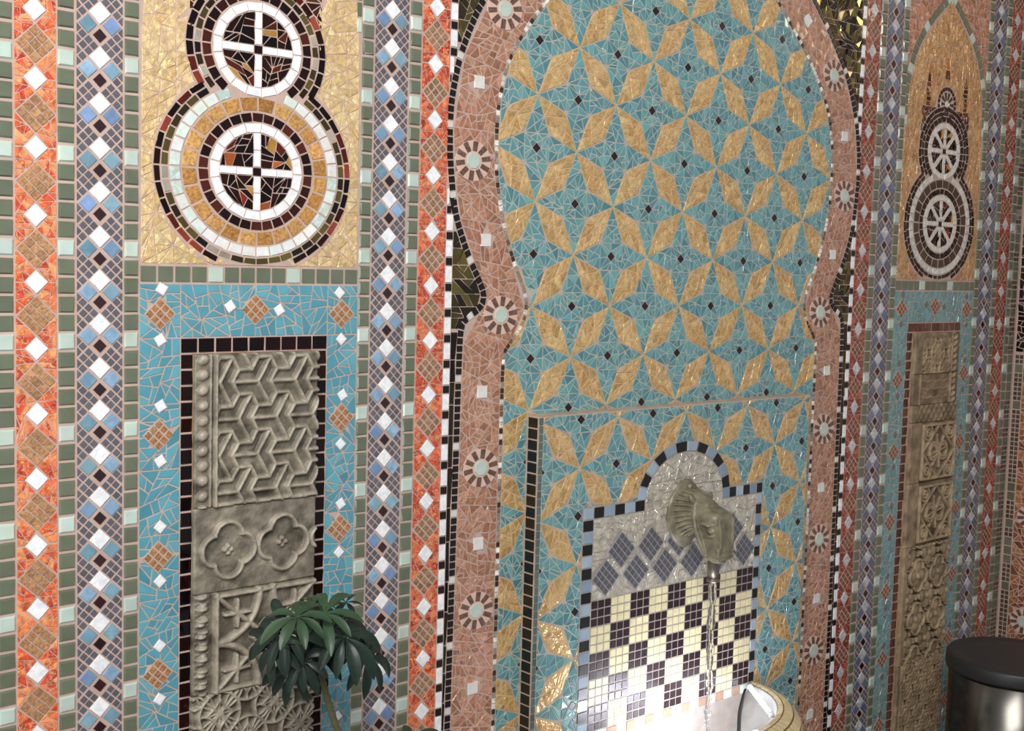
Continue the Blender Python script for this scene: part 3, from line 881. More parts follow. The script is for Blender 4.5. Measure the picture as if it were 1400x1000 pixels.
def triskel(X, Z, cx, cz, p, w1, h1, x0):
    r = np.zeros_like(X); wY = p/math.sqrt(3); L = []
    dirs = [math.radians(a) for a in (180, 60, -60)]; notch = [math.radians(a) for a in (0, 120, 240)]
    rows = int((Z.max()-Z.min())/(p*.866))+3; cols = int((X.max()-X.min())/p)+4
    for j in range(-rows, rows):
        for i in range(-cols, cols):
            x = cx+i*p+(j % 2)*p/2; z = cz+j*p*.866
            if not (X.min()-p < x < X.max()+p and Z.min()-p < z < Z.max()+p): continue
            for d in dirs:
                L.append((x, z, x+math.cos(d)*p*.62, z+math.sin(d)*p*.62))
                # long sides of each arm
                for s in (-1, 1):
                    n = d+s*PI/2
                    ox, oz = math.cos(n)*wY/2, math.sin(n)*wY/2
                    a0, a1 = wY/(2*math.sqrt(3)), p-wY/math.sqrt(3)-wY/(2*math.sqrt(3))
                    L.append((x+math.cos(d)*a0+ox, z+math.sin(d)*a0+oz, x+math.cos(d)*a1+ox, z+math.sin(d)*a1+oz))
    for s in L:
        m = (X > min(s[0], s[2])-.01) & (X < max(s[0], s[2])+.01) & (Z > min(s[1], s[3])-.01) & (Z < max(s[1], s[3])+.01)
        if m.any(): r[m] = np.maximum(r[m], ridge(segd(X[m], Z[m], *s), w1, h1))
    return r
carvL = thing('carved_stone_panel', 'grey carved stone panel of Y-shaped knots and quatrefoils in a dark mirror frame', 'carved panel', loc=(XL, 0, -.7+H))
cx0, cx1 = .8600, 1.0780
def left1(X, Z):
    xi = .8935
    fld = triskel(X, Z, .9655, -.2005, .0668, .0046, .0075, xi)-.002
    h = np.where(X > xi, fld, 0.0005)
    h = np.maximum(h, ridge(np.abs(X-xi), .0035, .0065)); h = np.maximum(h, ridge(np.abs(X-.8858), .0024, .004))
    h = np.where(X < .884, leaf_border(X, Z, .873, .010, .0235), h)
    h = np.maximum(h, np.where(X > xi, ridge(np.abs(Z+.3915), .004, .005), 0))
    h = np.where((X > .884) & (X < .8925), h-.001, h)
    return h
def left2(X, Z):
    h = .0012*np.ones_like(X)
    for qx, qz in ((.9175, -.4650), (1.0145, -.4645)):
        d = np.min([np.hypot((X-qx-dx), (Z-qz-dz))-.0240 for dx, dz in ((.0215, 0), (-.0215, 0), (0, .0205), (0, -.0205))], axis=0)
        h = np.where(d < 0, -.0012, h)
        h = np.maximum(h, ridge(np.abs(d), .0042, .0065))
        for dx, dz in ((.0055, 0), (-.0055, 0), (0, .0055), (0, -.0055)): h = np.maximum(h, ridge(np.hypot(X-qx-dx, Z-qz-dz), .0046, .004))
    d = np.min([np.hypot((X-1.083-dx), (Z+.4645-dz))-.016 for dx, dz in ((0, 0),)], axis=0)
    h = np.maximum(h, ridge(np.abs(d), .0042, .006))
    return h
def left3(X, Z):
    xi = .8965; xa, xb, za, zb = xi, 1.073, -.6905, -.5375
    xm, zm = (xa+xb)/2, (za+zb)/2; h = -.002*np.ones_like(X)
    for s in ((xa, za, xb, zb), (xa, zb, xb, za)): h = np.maximum(h, ridge(segd(X, Z, *s), .0050, .0070))
    for qx in (xa, xb):
        for qz in (za, zb): h = np.maximum(h, ridge(np.abs(np.hypot(X-qx, Z-qz)-.0755), .0062, .0075))
    d = np.abs(np.abs(X-xm)+np.abs(Z-zm)-.024); h = np.where(np.abs(X-xm)+np.abs(Z-zm) < .022, -.004, h); h = np.maximum(h, ridge(d, .0050, .0075))
    for sx in (-1, 1):
        for sz in (-1, 1):
            px, pz = xm+sx*.052, zm+sz*.045
            for a in range(4):
                t = PI/2*a
                h = np.maximum(h, ridge(segd(X, Z, px, pz, px+.022*math.cos(t), pz+.022*math.sin(t)), .0062*(1-.5*np.clip(np.hypot(X-px, Z-pz)/.024, 0, 1)), .0068))
    h = np.where(X > xi, h, leaf_border(X, Z, .8740, .011, .0205, .006)+.0012*np.sin(Z*700)*(np.abs(X-.874) < .012))
    h = np.maximum(h, ridge(np.abs(X-xi), .0045, .0080))
    for zz in (za, zb): h = np.maximum(h, np.where(X > xi-.004, ridge(np.abs(Z-zz), .0042, .0070), 0))
    return h
def tracery(X, Z, cx, cz, p, w, hgt, depth=-.003):
    h = depth*np.ones_like(X)
    u = (X-cx)/p; v = (Z-cz)/p
    for off in (0, .5):
        uu = u-off; vv = v-off
        du = (uu-np.round(uu))*p; dv = (vv-np.round(vv))*p
        R_ = np.hypot(du, dv)
        for r in (.36*p, .56*p): h = np.maximum(h, ridge(np.abs(R_-r), w, hgt))
        a = np.arctan2(dv, du); n = 12
        k = np.abs(((a/(2*PI/n))-np.round(a/(2*PI/n)))*(2*PI/n))*R_
        h = np.maximum(h, np.where((R_ < .36*p) & (R_ > .1*p), ridge(k, w*.8, hgt*.9), 0))
        h = np.maximum(h, ridge(R_, .12*p, hgt))
    d1 = np.abs((u+v)-np.round(u+v))*p/1.414; d2 = np.abs((u-v)-np.round(u-v))*p/1.414
    h = np.maximum(h, ridge(np.minimum(d1, d2), w, hgt*.95))
    return h
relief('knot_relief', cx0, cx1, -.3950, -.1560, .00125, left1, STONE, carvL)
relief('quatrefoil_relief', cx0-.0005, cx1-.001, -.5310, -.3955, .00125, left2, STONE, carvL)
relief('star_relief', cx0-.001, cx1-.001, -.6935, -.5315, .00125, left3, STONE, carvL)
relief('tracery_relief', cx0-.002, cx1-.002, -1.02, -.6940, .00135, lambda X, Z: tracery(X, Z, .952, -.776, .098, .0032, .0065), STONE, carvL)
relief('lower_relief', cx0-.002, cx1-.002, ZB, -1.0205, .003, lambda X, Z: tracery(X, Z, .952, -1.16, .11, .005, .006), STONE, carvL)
mb = MB(); mb.slab(rect(cx0-.0005, ZB, cx1+.0005, -.1550), 0, .0085); child(mb, 'panel_edge', [EDGEM], carvL)

carvR = thing('carved_stone_panel', 'brown carved stone panel stacked from scrollwork slabs, near the corner', 'carved panel', loc=(XR, 0, -.7+H))
rx0, rx1 = 2.8700, 3.0900
def scroll(X, Z, xa, xb, za, zb):
    xm, zm = (xa+xb)/2, (za+zb)/2; h = -.0025*np.ones_like(X)
    for s in ((xm, zb, xb, zm), (xb, zm, xm, za), (xm, za, xa, zm), (xa, zm, xm, zb)): h = np.maximum(h, ridge(segd(X, Z, *s), .0042, .0055))
    for sx in (-1, 1):
        for sz in (-1, 1):
            px, pz = xm+sx*(xb-xa)*.34, zm+sz*(zb-za)*.36
            for r in (.020, .010): h = np.maximum(h, ridge(np.abs(np.hypot(X-px, Z-pz)-r), .0040, .0055))
            h = np.maximum(h, ridge(np.hypot(X-px, Z-pz), .005, .005))
            px, pz = xm+sx*.022, zm+sz*.004
            h = np.maximum(h, ridge(np.abs(np.hypot(X-px, (Z-pz))-.020), .0042, .0055))
    for a in range(8):
        t = a*PI/4+.2; h = np.maximum(h, ridge(segd(X, Z, xm, zm, xm+.045*math.cos(t), zm+.045*math.sin(t)), .0035, .0050))
    for s in ((xa, za, xb, za), (xa, zb, xb, zb), (xa, za, xa, zb), (xb, za, xb, zb)): h = np.maximum(h, ridge(segd(X, Z, *s), .0045, .0065))
    return h
def r1(X, Z):
    h = .002*np.ones_like(X)
    h = np.where((X > 2.905) & (X < 3.040) & (Z < -.172), tracery(X, Z, 2.975, -.21, .085, .0042, .005, -.006), h)
    h = np.where((X > 3.047), leaf_border(X, Z, 3.064, .014, .017, .005), h)
    h = np.maximum(h, ridge(np.abs(X-3.045), .003, .005))
    return h
def r2(X, Z):
    h = .001*np.ones_like(X)
    for zz in (-.285, -.305, -.328): h = np.maximum(h, np.where((X > 2.905) & (X < 3.04), ridge(np.abs(Z-zz-.002*np.sin(X*160)), .003, .003), 0))
    h = np.where(X > 3.047, leaf_border(X, Z, 3.064, .014, .017, .005), h)
    h = np.maximum(h, ridge(np.abs(X-3.045), .003, .005)); h = np.maximum(h, ridge(np.abs(X-2.900), .003, .004))
    return h
def r3(X, Z):
    h = .001*np.ones_like(X); h = np.where((X > 2.905), .0015+.0015*np.sin(X*260)*np.sin(Z*220), h)
    return h
def r45(za, zb):
    def f(X, Z):
        h = .0025*np.ones_like(X); m = X > 2.918
        return np.where(m, scroll(X, Z, 2.926, 3.083, za, zb), h)
    return f
def r6(X, Z):
    h = -.002*np.ones_like(X)
    p, q = .098, .118
    for off in (0, .5):
        u = (X-2.990)/p-off; v = (Z+.865)/q-off
        du = (u-np.round(u))*p; dv = (v-np.round(v))*q
        d = np.minimum.reduce([np.hypot(du-a, dv-b)-.021 for a, b in ((.021, 0), (-.021, 0), (0, .024), (0, -.020))])
        h = np.maximum(h, .0042*np.clip(-d/.016, 0, 1)**.7-.0005)
        h = np.maximum(h, ridge(np.abs(d), .0040, .0058))
        h = np.maximum(h, ridge(np.hypot(du, dv), .009, .0065))
        h = np.where((np.abs(d-.007) < .0035), np.minimum(h, -.003), h)
    h = np.where(X < 2.890, .003, h)
    return h
def r7(X, Z): return np.where(X < 2.884, .002, tracery(X, Z, 2.98, -1.11, .07, .0036, .005))
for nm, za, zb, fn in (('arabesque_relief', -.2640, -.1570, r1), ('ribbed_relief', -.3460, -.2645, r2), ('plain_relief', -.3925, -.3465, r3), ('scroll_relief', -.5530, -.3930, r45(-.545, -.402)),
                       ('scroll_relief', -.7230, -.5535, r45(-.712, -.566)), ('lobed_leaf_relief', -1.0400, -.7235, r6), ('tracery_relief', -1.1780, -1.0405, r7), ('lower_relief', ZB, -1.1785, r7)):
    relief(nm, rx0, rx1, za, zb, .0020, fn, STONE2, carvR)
mb = MB(); mb.slab(rect(rx0-.0005, ZB, rx1+.0005, -.1560), 0, .0085); child(mb, 'panel_edge', [EDGEM], carvR)

# ------------------------------------------------------------------ fountain panel standing proud of the wall
fp = thing('raised_fountain', 'raised rectangular mosaic fountain panel with a domed silver and checkerboard centre', 'fountain panel', loc=(1.969, 0, H-1.02))
mb = MB(); box_mb(mb, PX0, -PANEL_Y, H+PZB, PX1, -.0004, H+PZT); child(mb, 'panel_slab', [plain_mat('panel_grout', C(196, 172, 152), .85, noise=(40, .75))], fp)
CXP = 1.966
ZH = -.486
def hood(r_a, r_b, z): # ellipse
    return r_a, r_b
def in_field(c, grow=0.0):   # silver + border region
    x, z = c
    if 1.6685-grow < x < 2.2270+grow and z < -.4780+grow*.5: return True
    return ((x-CXP)/(.147+grow))**2+((z-ZH)/(.1205+grow))**2 < 1 and z >= ZH
panel_rect = rect(PX0+.0115, PZB, PX1-.002, PZT-.0015)
def pclip(q):
    q = clip_poly(ccw(q), panel_rect)
    return q if len(q) >= 3 else None
mb = MB(F_panel)
lattice(mb, 1.6555, -.3975, .1017, .0950, -2, 8, -10, 2, pclip, lambda c: in_field(c, -.004), .92, .0235)
child(mb, 'star_lattice_field', [GLASS, LEAF, MATTE, GREY_GROUT, TAN_GROUT], fp)
mb = MB(F_panel)
mb.slab([(CXP+.1490*math.cos(PI*k/24), ZH+.1225*math.sin(PI*k/24)) for k in range(25)]+[(CXP-.149, -.55), (CXP+.149, -.55)], 0, .0022)
mb.slab(rect(1.6665, PZB, 2.2290, -.4765), 0, .0028)
child(mb, 'centre_bed', [plain_mat('grey_grout', C(170, 160, 150), .85, noise=(40, .85))], fp)
# side face tiles and narrow trim at the left edge of the front
mb = MB(lambda a, b, h: (PX0-h, -a, b+H))
z = PZT-.002
while z > PZB: mb.tile(rect(.006, z-.0215, PANEL_Y-.002, z), vary(C(20, 22, 22), .2), 0, .0012, 0, .0026, .0006, .01); z -= .0215
child(mb, 'side_tile', [MATTE], fp)
mb = MB(F_panel); z = PZT-.002
while z > PZB: mb.tile(rect(PX0+.0004, z-.0155, PX0+.0112, z), vary(C(84, 104, 102), .2), 0, .0006, 0, .0026, .0005, .02); z -= .0155
child(mb, 'edge_tile', [GLASS], fp)
# black and pale-blue border
PB = [C(138, 158, 178), C(156, 174, 190), C(124, 144, 162)]
mb = MB(F_panel); kk = [0]
def bt(p):
    blk = kk[0] % 2 == 0; kk[0] += 1
    mb.tile(p, vary(BLACK if blk else RNG.choice(PB), .08), 0 if blk else 1, .0011, .0028, .0056, .0008, .02)
kk[0] = 1; z = -.4790
while z > -.938: bt(rect(1.6685, z-.0242, 1.6975, z)); z -= .0242
kk[0] = 0; z = -.4790
while z > -.938: bt(rect(2.2065, z-.0242, 2.2270, z)); z -= .0242
kk[0] = 0; w5 = (CXP-.122-1.6975)/5
for k in range(5): a = 1.6975+k*w5; bt(rect(a, -.5032, a+w5, -.4790))
kk[0] = 1; w5 = (2.2065-CXP-.122)/5
for k in range(5): a = 2.2065-k*w5; bt(rect(a-w5, -.5032, a, -.4790))
kk[0] = 1; NA = 12; a0 = math.radians(3)
for k in range(NA):
    t0 = PI-a0-(PI-2*a0)*k/NA; t1 = PI-a0-(PI-2*a0)*(k+1)/NA
    bt([(CXP+r1_*math.cos(t), ZH+r2_*math.sin(t)) for r1_, r2_, t in ((.147, .1205, t0), (.147, .1205, t1), (.122, .097, t1), (.122, .097, t0))])
x = 1.6975; kk[0] = 1
warm = [C(172, 140, 116), C(186, 156, 130)]
while x < 2.20:
    i = kk[0] % 2; kk[0] += 1
    mb.tile(rect(x, -.9605, x+.0281, -.9385), vary(RNG.choice(warm) if i else C(206, 226, 226), .08), 1, .0010, .0028, .0056, .0008, .02); x += .02832
child(mb, 'checked_border', [MATTE, GLASS], fp)
# crinkled silver field
LOZ = [(1.777+.0865*k, -.574) for k in range(5)]+[(1.7345+.0865*k, -.6255) for k in range(6)]
def lozin(c): return any(abs(c[0]-x)/.0385+abs(c[1]-z)/.0375 < .95 for x, z in LOZ)
mb = MB(F_panel)
regs = [[(CXP+.121*math.cos(PI*k/16), ZH+.0955*math.sin(PI*k/16)) for k in range(17)], rect(CXP-.121, -.5045, CXP+.121, -.486)]
for k in range(4):
    a = 1.6985+k*.127; regs.append(rect(a, -.588, a+.127, -.5040)); regs.append(rect(a, -.668, a+.127, -.588))
for r in regs:
    for q in shards(r, 3.4e-4):
        if lozin(centroid(q)): continue
        mb.tile(q, vary(C(206, 200, 184), .08, .02), 0, .0004, .0028, .0052, .0010, .10)
child(mb, 'silver_field', [CRINKLE], fp)
mbz = MB(F_local); mbz.slab(diamond(0, 0, .0395, .0385), 0, .0030, C(1, 1, 1), 1); sl = .038/4
for i in range(4):
    for j in range(4): mbz.tile(diamond((i-j)*sl, (i+j-3)*sl*.97, sl, sl*.97), vary(C(86, 86, 90), .10), 0, .0009, .0030, .0050, .0004, .01)
l0 = mbz.build('grey_lozenge', [MATTE, plain_mat('mid_grey_grout', C(150, 148, 148), .85)], fp)
for k, (x, z) in enumerate(LOZ):
    if x > 2.19 or x < 1.73: continue
    o = l0 if k == 0 else l0.copy()
    if k: COL.objects.link(o); o.parent = fp
    o.location = Vector((x, -PANEL_Y-.0028, z+H))-fp.location
# checkerboard of 3 x 3 blocks
mb = MB(F_panel); bw_, bh_ = .0564, .0539
for r in range(5):
    for c in range(9):
        blk = (r+c) % 2 == 0
        for i in range(3):
            for j in range(3):
                x = 1.6985+c*bw_+i*bw_/3; z = -.6690-r*bh_-j*bh_/3
                mb.tile(rect(x, z-bh_/3, x+bw_/3, z), vary(C(38, 18, 24) if blk else C(222, 212, 168), .06), 0, .0011, .0028, .0052, .0006, .012)
child(mb, 'checkerboard_field', [MATTE], fp)

# ------------------------------------------------------------------ animal head spout
BRONZE = plain_mat('weathered_bronze', C(144, 138, 114), .42, .15, noise=(45, .5), bump=(170, .35, .0015))
hd = thing('animal_head_spout', 'weathered bronze animal head spout with ribbed collar, mounted above the checkerboard', 'water spout', loc=(1.965, -PANEL_Y-.003, -.52+H))
# oval back plate
mb = MB(F_local); nr, ns = 12, 64
vs = []; fs = []
for i in range(nr+1):
    t = i/nr
    for k in range(ns):
        a = 2*PI*k/ns; ca, sa = math.cos(a), math.sin(a)
        rx = .052*(abs(ca)); 
        x = .056*t*ca*(1-.35*max(0, abs(sa))**3); z = .074*t*sa
        vs.append((x, -(.003+.016*(1-t**2.2)), z))
for i in range(nr):
    for k in range(ns):
        l = (k+1) % ns; fs.append((i*ns+k, i*ns+l, (i+1)*ns+l, (i+1)*ns+k))
o_ = len(vs)
for k in range(ns):
    x, y, z = vs[nr*ns+k]; vs.append((x, 0, z))
for k in range(ns):
    l = (k+1) % ns; fs.append((nr*ns+k, nr*ns+l, o_+l, o_+k))
mb.add(vs, fs)
bpl = mb.build('back_plate', [BRONZE], hd, True)
mb = MB(); mb.tube([(0, -.008, .058), (0, -.016, .058)], [.0065, .0045], 12); mb.build('screw', [BRONZE], bpl, True)
# head: overlapping forms fused into one skin
def cr(P, t):
    i = min(int(t), len(P)-2); f = t-i
    a = P[max(i-1, 0)]; b = P[i]; c = P[i+1]; d = P[min(i+2, len(P)-1)]
    return [.5*((2*b[q])+(-a[q]+c[q])*f+(2*a[q]-5*b[q]+4*c[q]-d[q])*f*f+(-a[q]+3*b[q]-3*c[q]+d[q])*f**3) for q in range(4)]
def ellipsoid(mb, c, r, n=20, m=12):
    vs = [(c[0], c[1], c[2]+r[2])]; fs = []
    for i in range(1, m):
        a = PI*i/m
        for k in range(n):
            w = 2*PI*k/n; vs.append((c[0]+r[0]*math.sin(a)*math.cos(w), c[1]+r[1]*math.sin(a)*math.sin(w), c[2]+r[2]*math.cos(a)))
    vs.append((c[0], c[1], c[2]-r[2])); L = len(vs)-1
    for k in range(n):
        fs.append((0, 1+k, 1+(k+1) % n)); fs.append((L, 1+(m-2)*n+(k+1) % n, 1+(m-2)*n+k))
    for i in range(m-2):
        for k in range(n): l = (k+1) % n; fs.append((1+i*n+k, 1+(i+1)*n+k, 1+(i+1)*n+l, 1+i*n+l))
    mb.add(vs, fs)
def block(mb, secs):      # secs: (z_front, z_back, d_front, d_back, half width front, half width back), top to bottom
    vs = []; fs = []
    for zf, zb, df, db, wf, wb in secs: vs += [(-wf, -df, zf), (wf, -df, zf), (wb, -db, zb), (-wb, -db, zb)]
    for i in range(len(secs)-1):
        o = i*4
        for k in range(4): l = (k+1) % 4; fs.append((o+k, o+l, o+4+l, o+4+k))
    fs.append((3, 2, 1, 0)); o = (len(secs)-1)*4; fs.append((o, o+1, o+2, o+3)); mb.add(vs, fs)
mb = MB()
NK = [(.000, .002, .045, .053), (.018, .008, .040, .046), (.036, .012, .035, .039), (.056, .011, .031, .033), (.075, .006, .028, .030)]
vs = []; fs = []; n = 40
for d, z, rx, rz in NK:
    for k in range(n): w = 2*PI*k/n; vs.append((rx*math.cos(w), -d, z+rz*math.sin(w)))
for i in range(len(NK)-1):
    for k in range(n): l = (k+1) % n; fs.append((i*n+k, i*n+l, (i+1)*n+l, (i+1)*n+k))
fs.append(tuple(range(n))[::-1]); fs.append(tuple(range((len(NK)-1)*n, len(NK)*n))); mb.add(vs, fs)
block(mb, [(.017, .034, .106, .048, .021, .024), (.008, .020, .113, .046, .0245, .029), (-.020, -.010, .1145, .052, .0235, .028), (-.040, -.036, .1155, .064, .0215, .0235), (-.060, -.058, .1165, .072, .0225, .0225), (-.077, -.078, .1150, .078, .0250, .0220), (-.083, -.083, .108, .084, .0200, .0180)])
for sg in (-1, 1):
    ellipsoid(mb, (sg*.0205, -.086, .0045), (.0135, .024, .0165))               # brow dome
    mb.tube([(sg*.012, -.108, .012), (sg*.0235, -.104, .002), (sg*.030, -.090, -.007), (sg*.0315, -.074, -.006)], [.004, .0055, .0050, .003], 10)   # brow edge
    ellipsoid(mb, (sg*.0245, -.093, -.0195), (.0065, .0085, .0060))            # eye
    mb.tube([(sg*.026, -.104, -.027), (sg*.0285, -.092, -.031), (sg*.0290, -.080, -.028)], [.002, .003, .002], 8)   # lower lid
    mb.tube([(sg*.027, -.050, .026), (sg*.031, -.053, .004), (sg*.031, -.058, -.018), (sg*.0275, -.068, -.044), (sg*.0235, -.080, -.072)], [.004, .0050, .0055, .0050, .004], 10)   # jaw edge
    mb.tube([(sg*.0215, -.112, .006), (sg*.0195, -.1155, -.022), (sg*.0180, -.1165, -.052)], [.0042, .0040, .0035], 10)   # nose bridge edge
    ellipsoid(mb, (sg*.0195, -.1120, -.0590), (.0070, .0065, .0070))           # nostril
    mb.tube([(sg*.024, -.045, .030), (sg*.030, -.043, .041), (sg*.034, -.042, .049)], [.0075, .0065, .002], 10)   # ear
mb.tube([(-.0255, -.096, -.0700), (-.0230, -.113, -.0715), (0, -.1180, -.0705), (.0230, -.113, -.0715), (.0255, -.096, -.0700)], [.0035, .0048, .0050, .0048, .0035], 10)   # upper lip
ellipsoid(mb, (0, -.096, -.0825), (.0195, .0165, .0065))                       # chin
for k in range(26):                                                             # ribbed collar
    w = 2*PI*(k+.5)/26
    if abs(w-PI/2) < .25: continue
    ca, sa = math.cos(w), math.sin(w)
    mb.tube([(.0475*ca, -.004, .003+.0555*sa), (.0425*ca, -.018, .008+.0485*sa), (.0370*ca, -.034, .012+.0410*sa), (.0325*ca, -.048, .012+.035*sa)], [.0025, .0034, .0032, .0018], 8)
hm = mb.build('head', [BRONZE], hd, True)
md = hm.modifiers.new('fuse', 'REMESH'); md.mode = 'VOXEL'; md.voxel_size = .0013; md.use_smooth_shade = True
md = hm.modifiers.new('soften', 'SMOOTH'); md.factor = .5; md.iterations = 5
PIPE = plain_mat('dull_metal_pipe', C(132, 124, 112), .35, .6, noise=(60, .7))
pd = .084
mb = MB(); mb.tube([(0, -pd, -.055), (0, -pd, -.128)], .0122, 20); mb.tube([(0, -pd, -.122), (0, -pd, -.1295)], .0130, 20)
mb.build('spout_pipe', [PIPE], hd, True)

# ------------------------------------------------------------------ basin, lights, water
BAS_Z = -.945
CREAM = C(226, 206, 160)
BOWL = plain_mat('pale_stone_bowl', C(176, 174, 168), .45, noise=(22, .72), bump=(120, .2, .001))
bz = thing('fountain_basin', 'half-round pale stone basin with a cream tiled rim under the spout', 'basin', loc=(1.952, -PANEL_Y, 0))
bc = (1.952, -PANEL_Y-.0005)
def half(a, b, z, n=40): return [(bc[0]+a*math.cos(PI*k/n), bc[1]-b*math.sin(PI*k/n), z+H) for k in range(n+1)]
def loft(mb, rings, col=(1, 1, 1), mi=0):
    n = len(rings[0]); o = len(mb.v)
    vs = [q for r in rings for q in r]; fs = []
    for i in range(len(rings)-1):
        for k in range(n-1): fs.append((i*n+k, i*n+k+1, (i+1)*n+k+1, (i+1)*n+k))
    mb.add(vs, fs, col, mi)
mb = MB()
rings = [half(.2640, .1900, BAS_Z-.002), half(.258, .184, BAS_Z-.018), half(.235, .165, BAS_Z-.065), half(.18, .13, BAS_Z-.105), half(.09, .07, BAS_Z-.118), half(.004, .004, BAS_Z-.12)]
loft(mb, rings)
outer = [half(.30, .262, BAS_Z-.050), half(.29, .25, BAS_Z-.09), half(.22, .19, BAS_Z-.19), half(.10, .09, BAS_Z-.26), half(.004, .004, BAS_Z-.28)]
loft(mb, outer[::-1])
loft(mb, [half(.2640, .1900, BAS_Z-.002), half(.272, .206, BAS_Z+.0005), half(.286, .236, BAS_Z-.004), half(.2975, .257, BAS_Z-.022), half(.30, .262, BAS_Z-.050)][::-1])
child(mb, 'bowl', [BOWL], bz, True)
mb = MB(); loft(mb, [half(.16, .12, -H), half(.13, .10, -H+.04), half(.085, .075, -H+.10), half(.085, .075, BAS_Z-.25), half(.12, .10, BAS_Z-.235)]); child(mb, 'pedestal', [BOWL], bz, True)
# cream tiles set over the rim, radial rows
mb = MB()
prof = [(.2655, .1925, BAS_Z+.0005), (.273, .208, BAS_Z+.0035), (.2855, .2355, BAS_Z-.0005), (.2965, .2555, BAS_Z-.0165), (.3015, .2640, BAS_Z-.050)]
n = 42
for i in range(len(prof)-1):
    for k in range(n):
        t0, t1 = PI*(k+.06)/n, PI*(k+.94)/n
        g_ = .06
        def P(u, t):
            a = prof[i][0]+(prof[i+1][0]-prof[i][0])*u; b = prof[i][1]+(prof[i+1][1]-prof[i][1])*u; z = prof[i][2]+(prof[i+1][2]-prof[i][2])*u
            return (bc[0]+a*math.cos(t), bc[1]-b*math.sin(t), z+H)
        q = [P(.07, t0), P(.07, t1), P(.93, t1), P(.93, t0)]
        nn = (Vector(q[1])-Vector(q[0])).cross(Vector(q[3])-Vector(q[0])).normalized()
        if nn.z < 0 or (i == 3 and (nn.y > 0)): nn = -nn
        top = [tuple(Vector(v)+nn*.0011) for v in q]
        mb.add(q+top, [(4, 5, 6, 7), (7, 6, 5, 4), (0, 1, 5, 4), (1, 2, 6, 5), (2, 3, 7, 6), (3, 0, 4, 7)][:1]+[(0, 1, 5, 4), (1, 2, 6, 5), (2, 3, 7, 6), (3, 0, 4, 7)], vary(CREAM, .08, .02), 0)
child(mb, 'rim_tiles', [MATTE], bz)
mb = MB(); loft(mb, [half(a+.0003, b+.0003, z+.0005) for a, b, z in prof][::-1]); child(mb, 'rim_bed', [plain_mat('brown_grout', C(120, 88, 58), .85)], bz, True)
def emis(name, c, s):
    m, nt, b = new_mat(name); b.inputs['Emission Color'].default_value = (*c, 1); b.inputs['Emission Strength'].default_value = s
    b.inputs['Base Color'].default_value = (*c, 1); return m
LED = emis('cool_white_light', (.84, .88, 1.0), 9); LED2 = emis('bright_white_light', (.84, .86, 1.0), 150)
def strip(p, q, label, led):
    p, q = Vector(p), Vector(q); mid = (p+q)/2
    t = thing('light_strip', label, 'light', loc=tuple(mid))
    mb = MB(); mb.tube([p-mid, q-mid], .0050, 12); mb.build('lit_tube', [led], t, True)
    mb = MB(); d = (q-p).normalized()
    mb.tube([p-mid-d*.006, p-mid+d*.001], .0065, 12); mb.tube([q-mid-d*.001, q-mid+d*.006], .0065, 12)
    mb.build('end_cap', [plain_mat('white_plastic', C(220, 222, 226), .4)], t, True)
strip((2.192, -.056, BAS_Z+H+.004), (2.098, -.186, BAS_Z+H+.002), 'glowing white light tube laid across the right end of the basin', LED)
strip((2.030, -.205, BAS_Z+H-.016), (1.790, -.190, BAS_Z+H-.016), 'glowing white light tube inside the front lip of the basin', LED2)
CABLE = plain_mat('black_rubber', C(24, 24, 26), .5)
cab = [(2.178, -.055, BAS_Z+.000), (2.150, -.070, BAS_Z-.010), (2.118, -.088, BAS_Z-.030), (2.086, -.112, BAS_Z-.062), (2.05, -.13, BAS_Z-.088), (2.00, -.13, BAS_Z-.104)]
cs_ = []
for i in range(50):
    t = i/49*(len(cab)-1.001); a = [(*q, 0) for q in cab]; v = cr(a, t); cs_.append((v[0], v[1], v[2]+H))
mb = MB(); mb.tube(cs_, .0042, 10); 
tag(mb.build('power_cable', [CABLE], None, True), 'black cable running from the light tube down into the basin', 'cable')
m, nt, b = new_mat('clear_water'); b.inputs['Base Color'].default_value = (.95, .97, 1, 1); b.inputs['Transmission Weight'].default_value = 1; b.inputs['Roughness'].default_value = .03; b.inputs['IOR'].default_value = 1.33
WATER = m
sx_, sy_ = 1.965, -PANEL_Y-.003-pd
pts = []; rs = []
for i in range(46):
    t = i/45; z = -.651-t*.385
    pts.append((sx_+.0018*math.sin(t*23), sy_+.0015*math.cos(t*19)-.004*t, z+H)); rs.append(.0078-.0022*t+.0012*math.sin(t*37)+(.0012*math.sin(t*90)))
mb = MB(); mb.tube(pts, rs, 14); tag(mb.build('water_stream', [WATER], None, True), 'thin clear water stream falling from the bronze spout into the basin', 'water', kind='thing')

# ------------------------------------------------------------------ right wall: the start of the next arch
mb = MB(F_right); z = ZB
while z < -.23:
    hgt = .0265; r = RNG.random()
    if r < .45: mb.tile(rect(.004, z, .029, z+hgt), vary(C(104, 106, 86), .15), 0, .0013, 0, .0032, .0006, .01)
    else:
        for j in range(2):
            for i in range(2): mb.tile(rect(.004+.0125*i, z+j*hgt/2, .0165+.0125*i, z+(j+1)*hgt/2), vary(C(86, 74, 58), .35), 0, .0010, 0, .003, .0005, .01)
    z += hgt
trim(mb, [GLASS], 'narrow column of small tiles on the side wall just past the room corner')
na = thing('arch_border', 'brown copper border with rosettes on the side wall above the bin', 'mosaic border', loc=(CORNER, -.085, H-.6))
COPD = [C(172, 108, 66), C(156, 94, 58), C(184, 122, 80), C(134, 80, 50)]
RZ = [(.080, -.690), (.078, -.995)]
mb = MB(F_right)
z = ZB
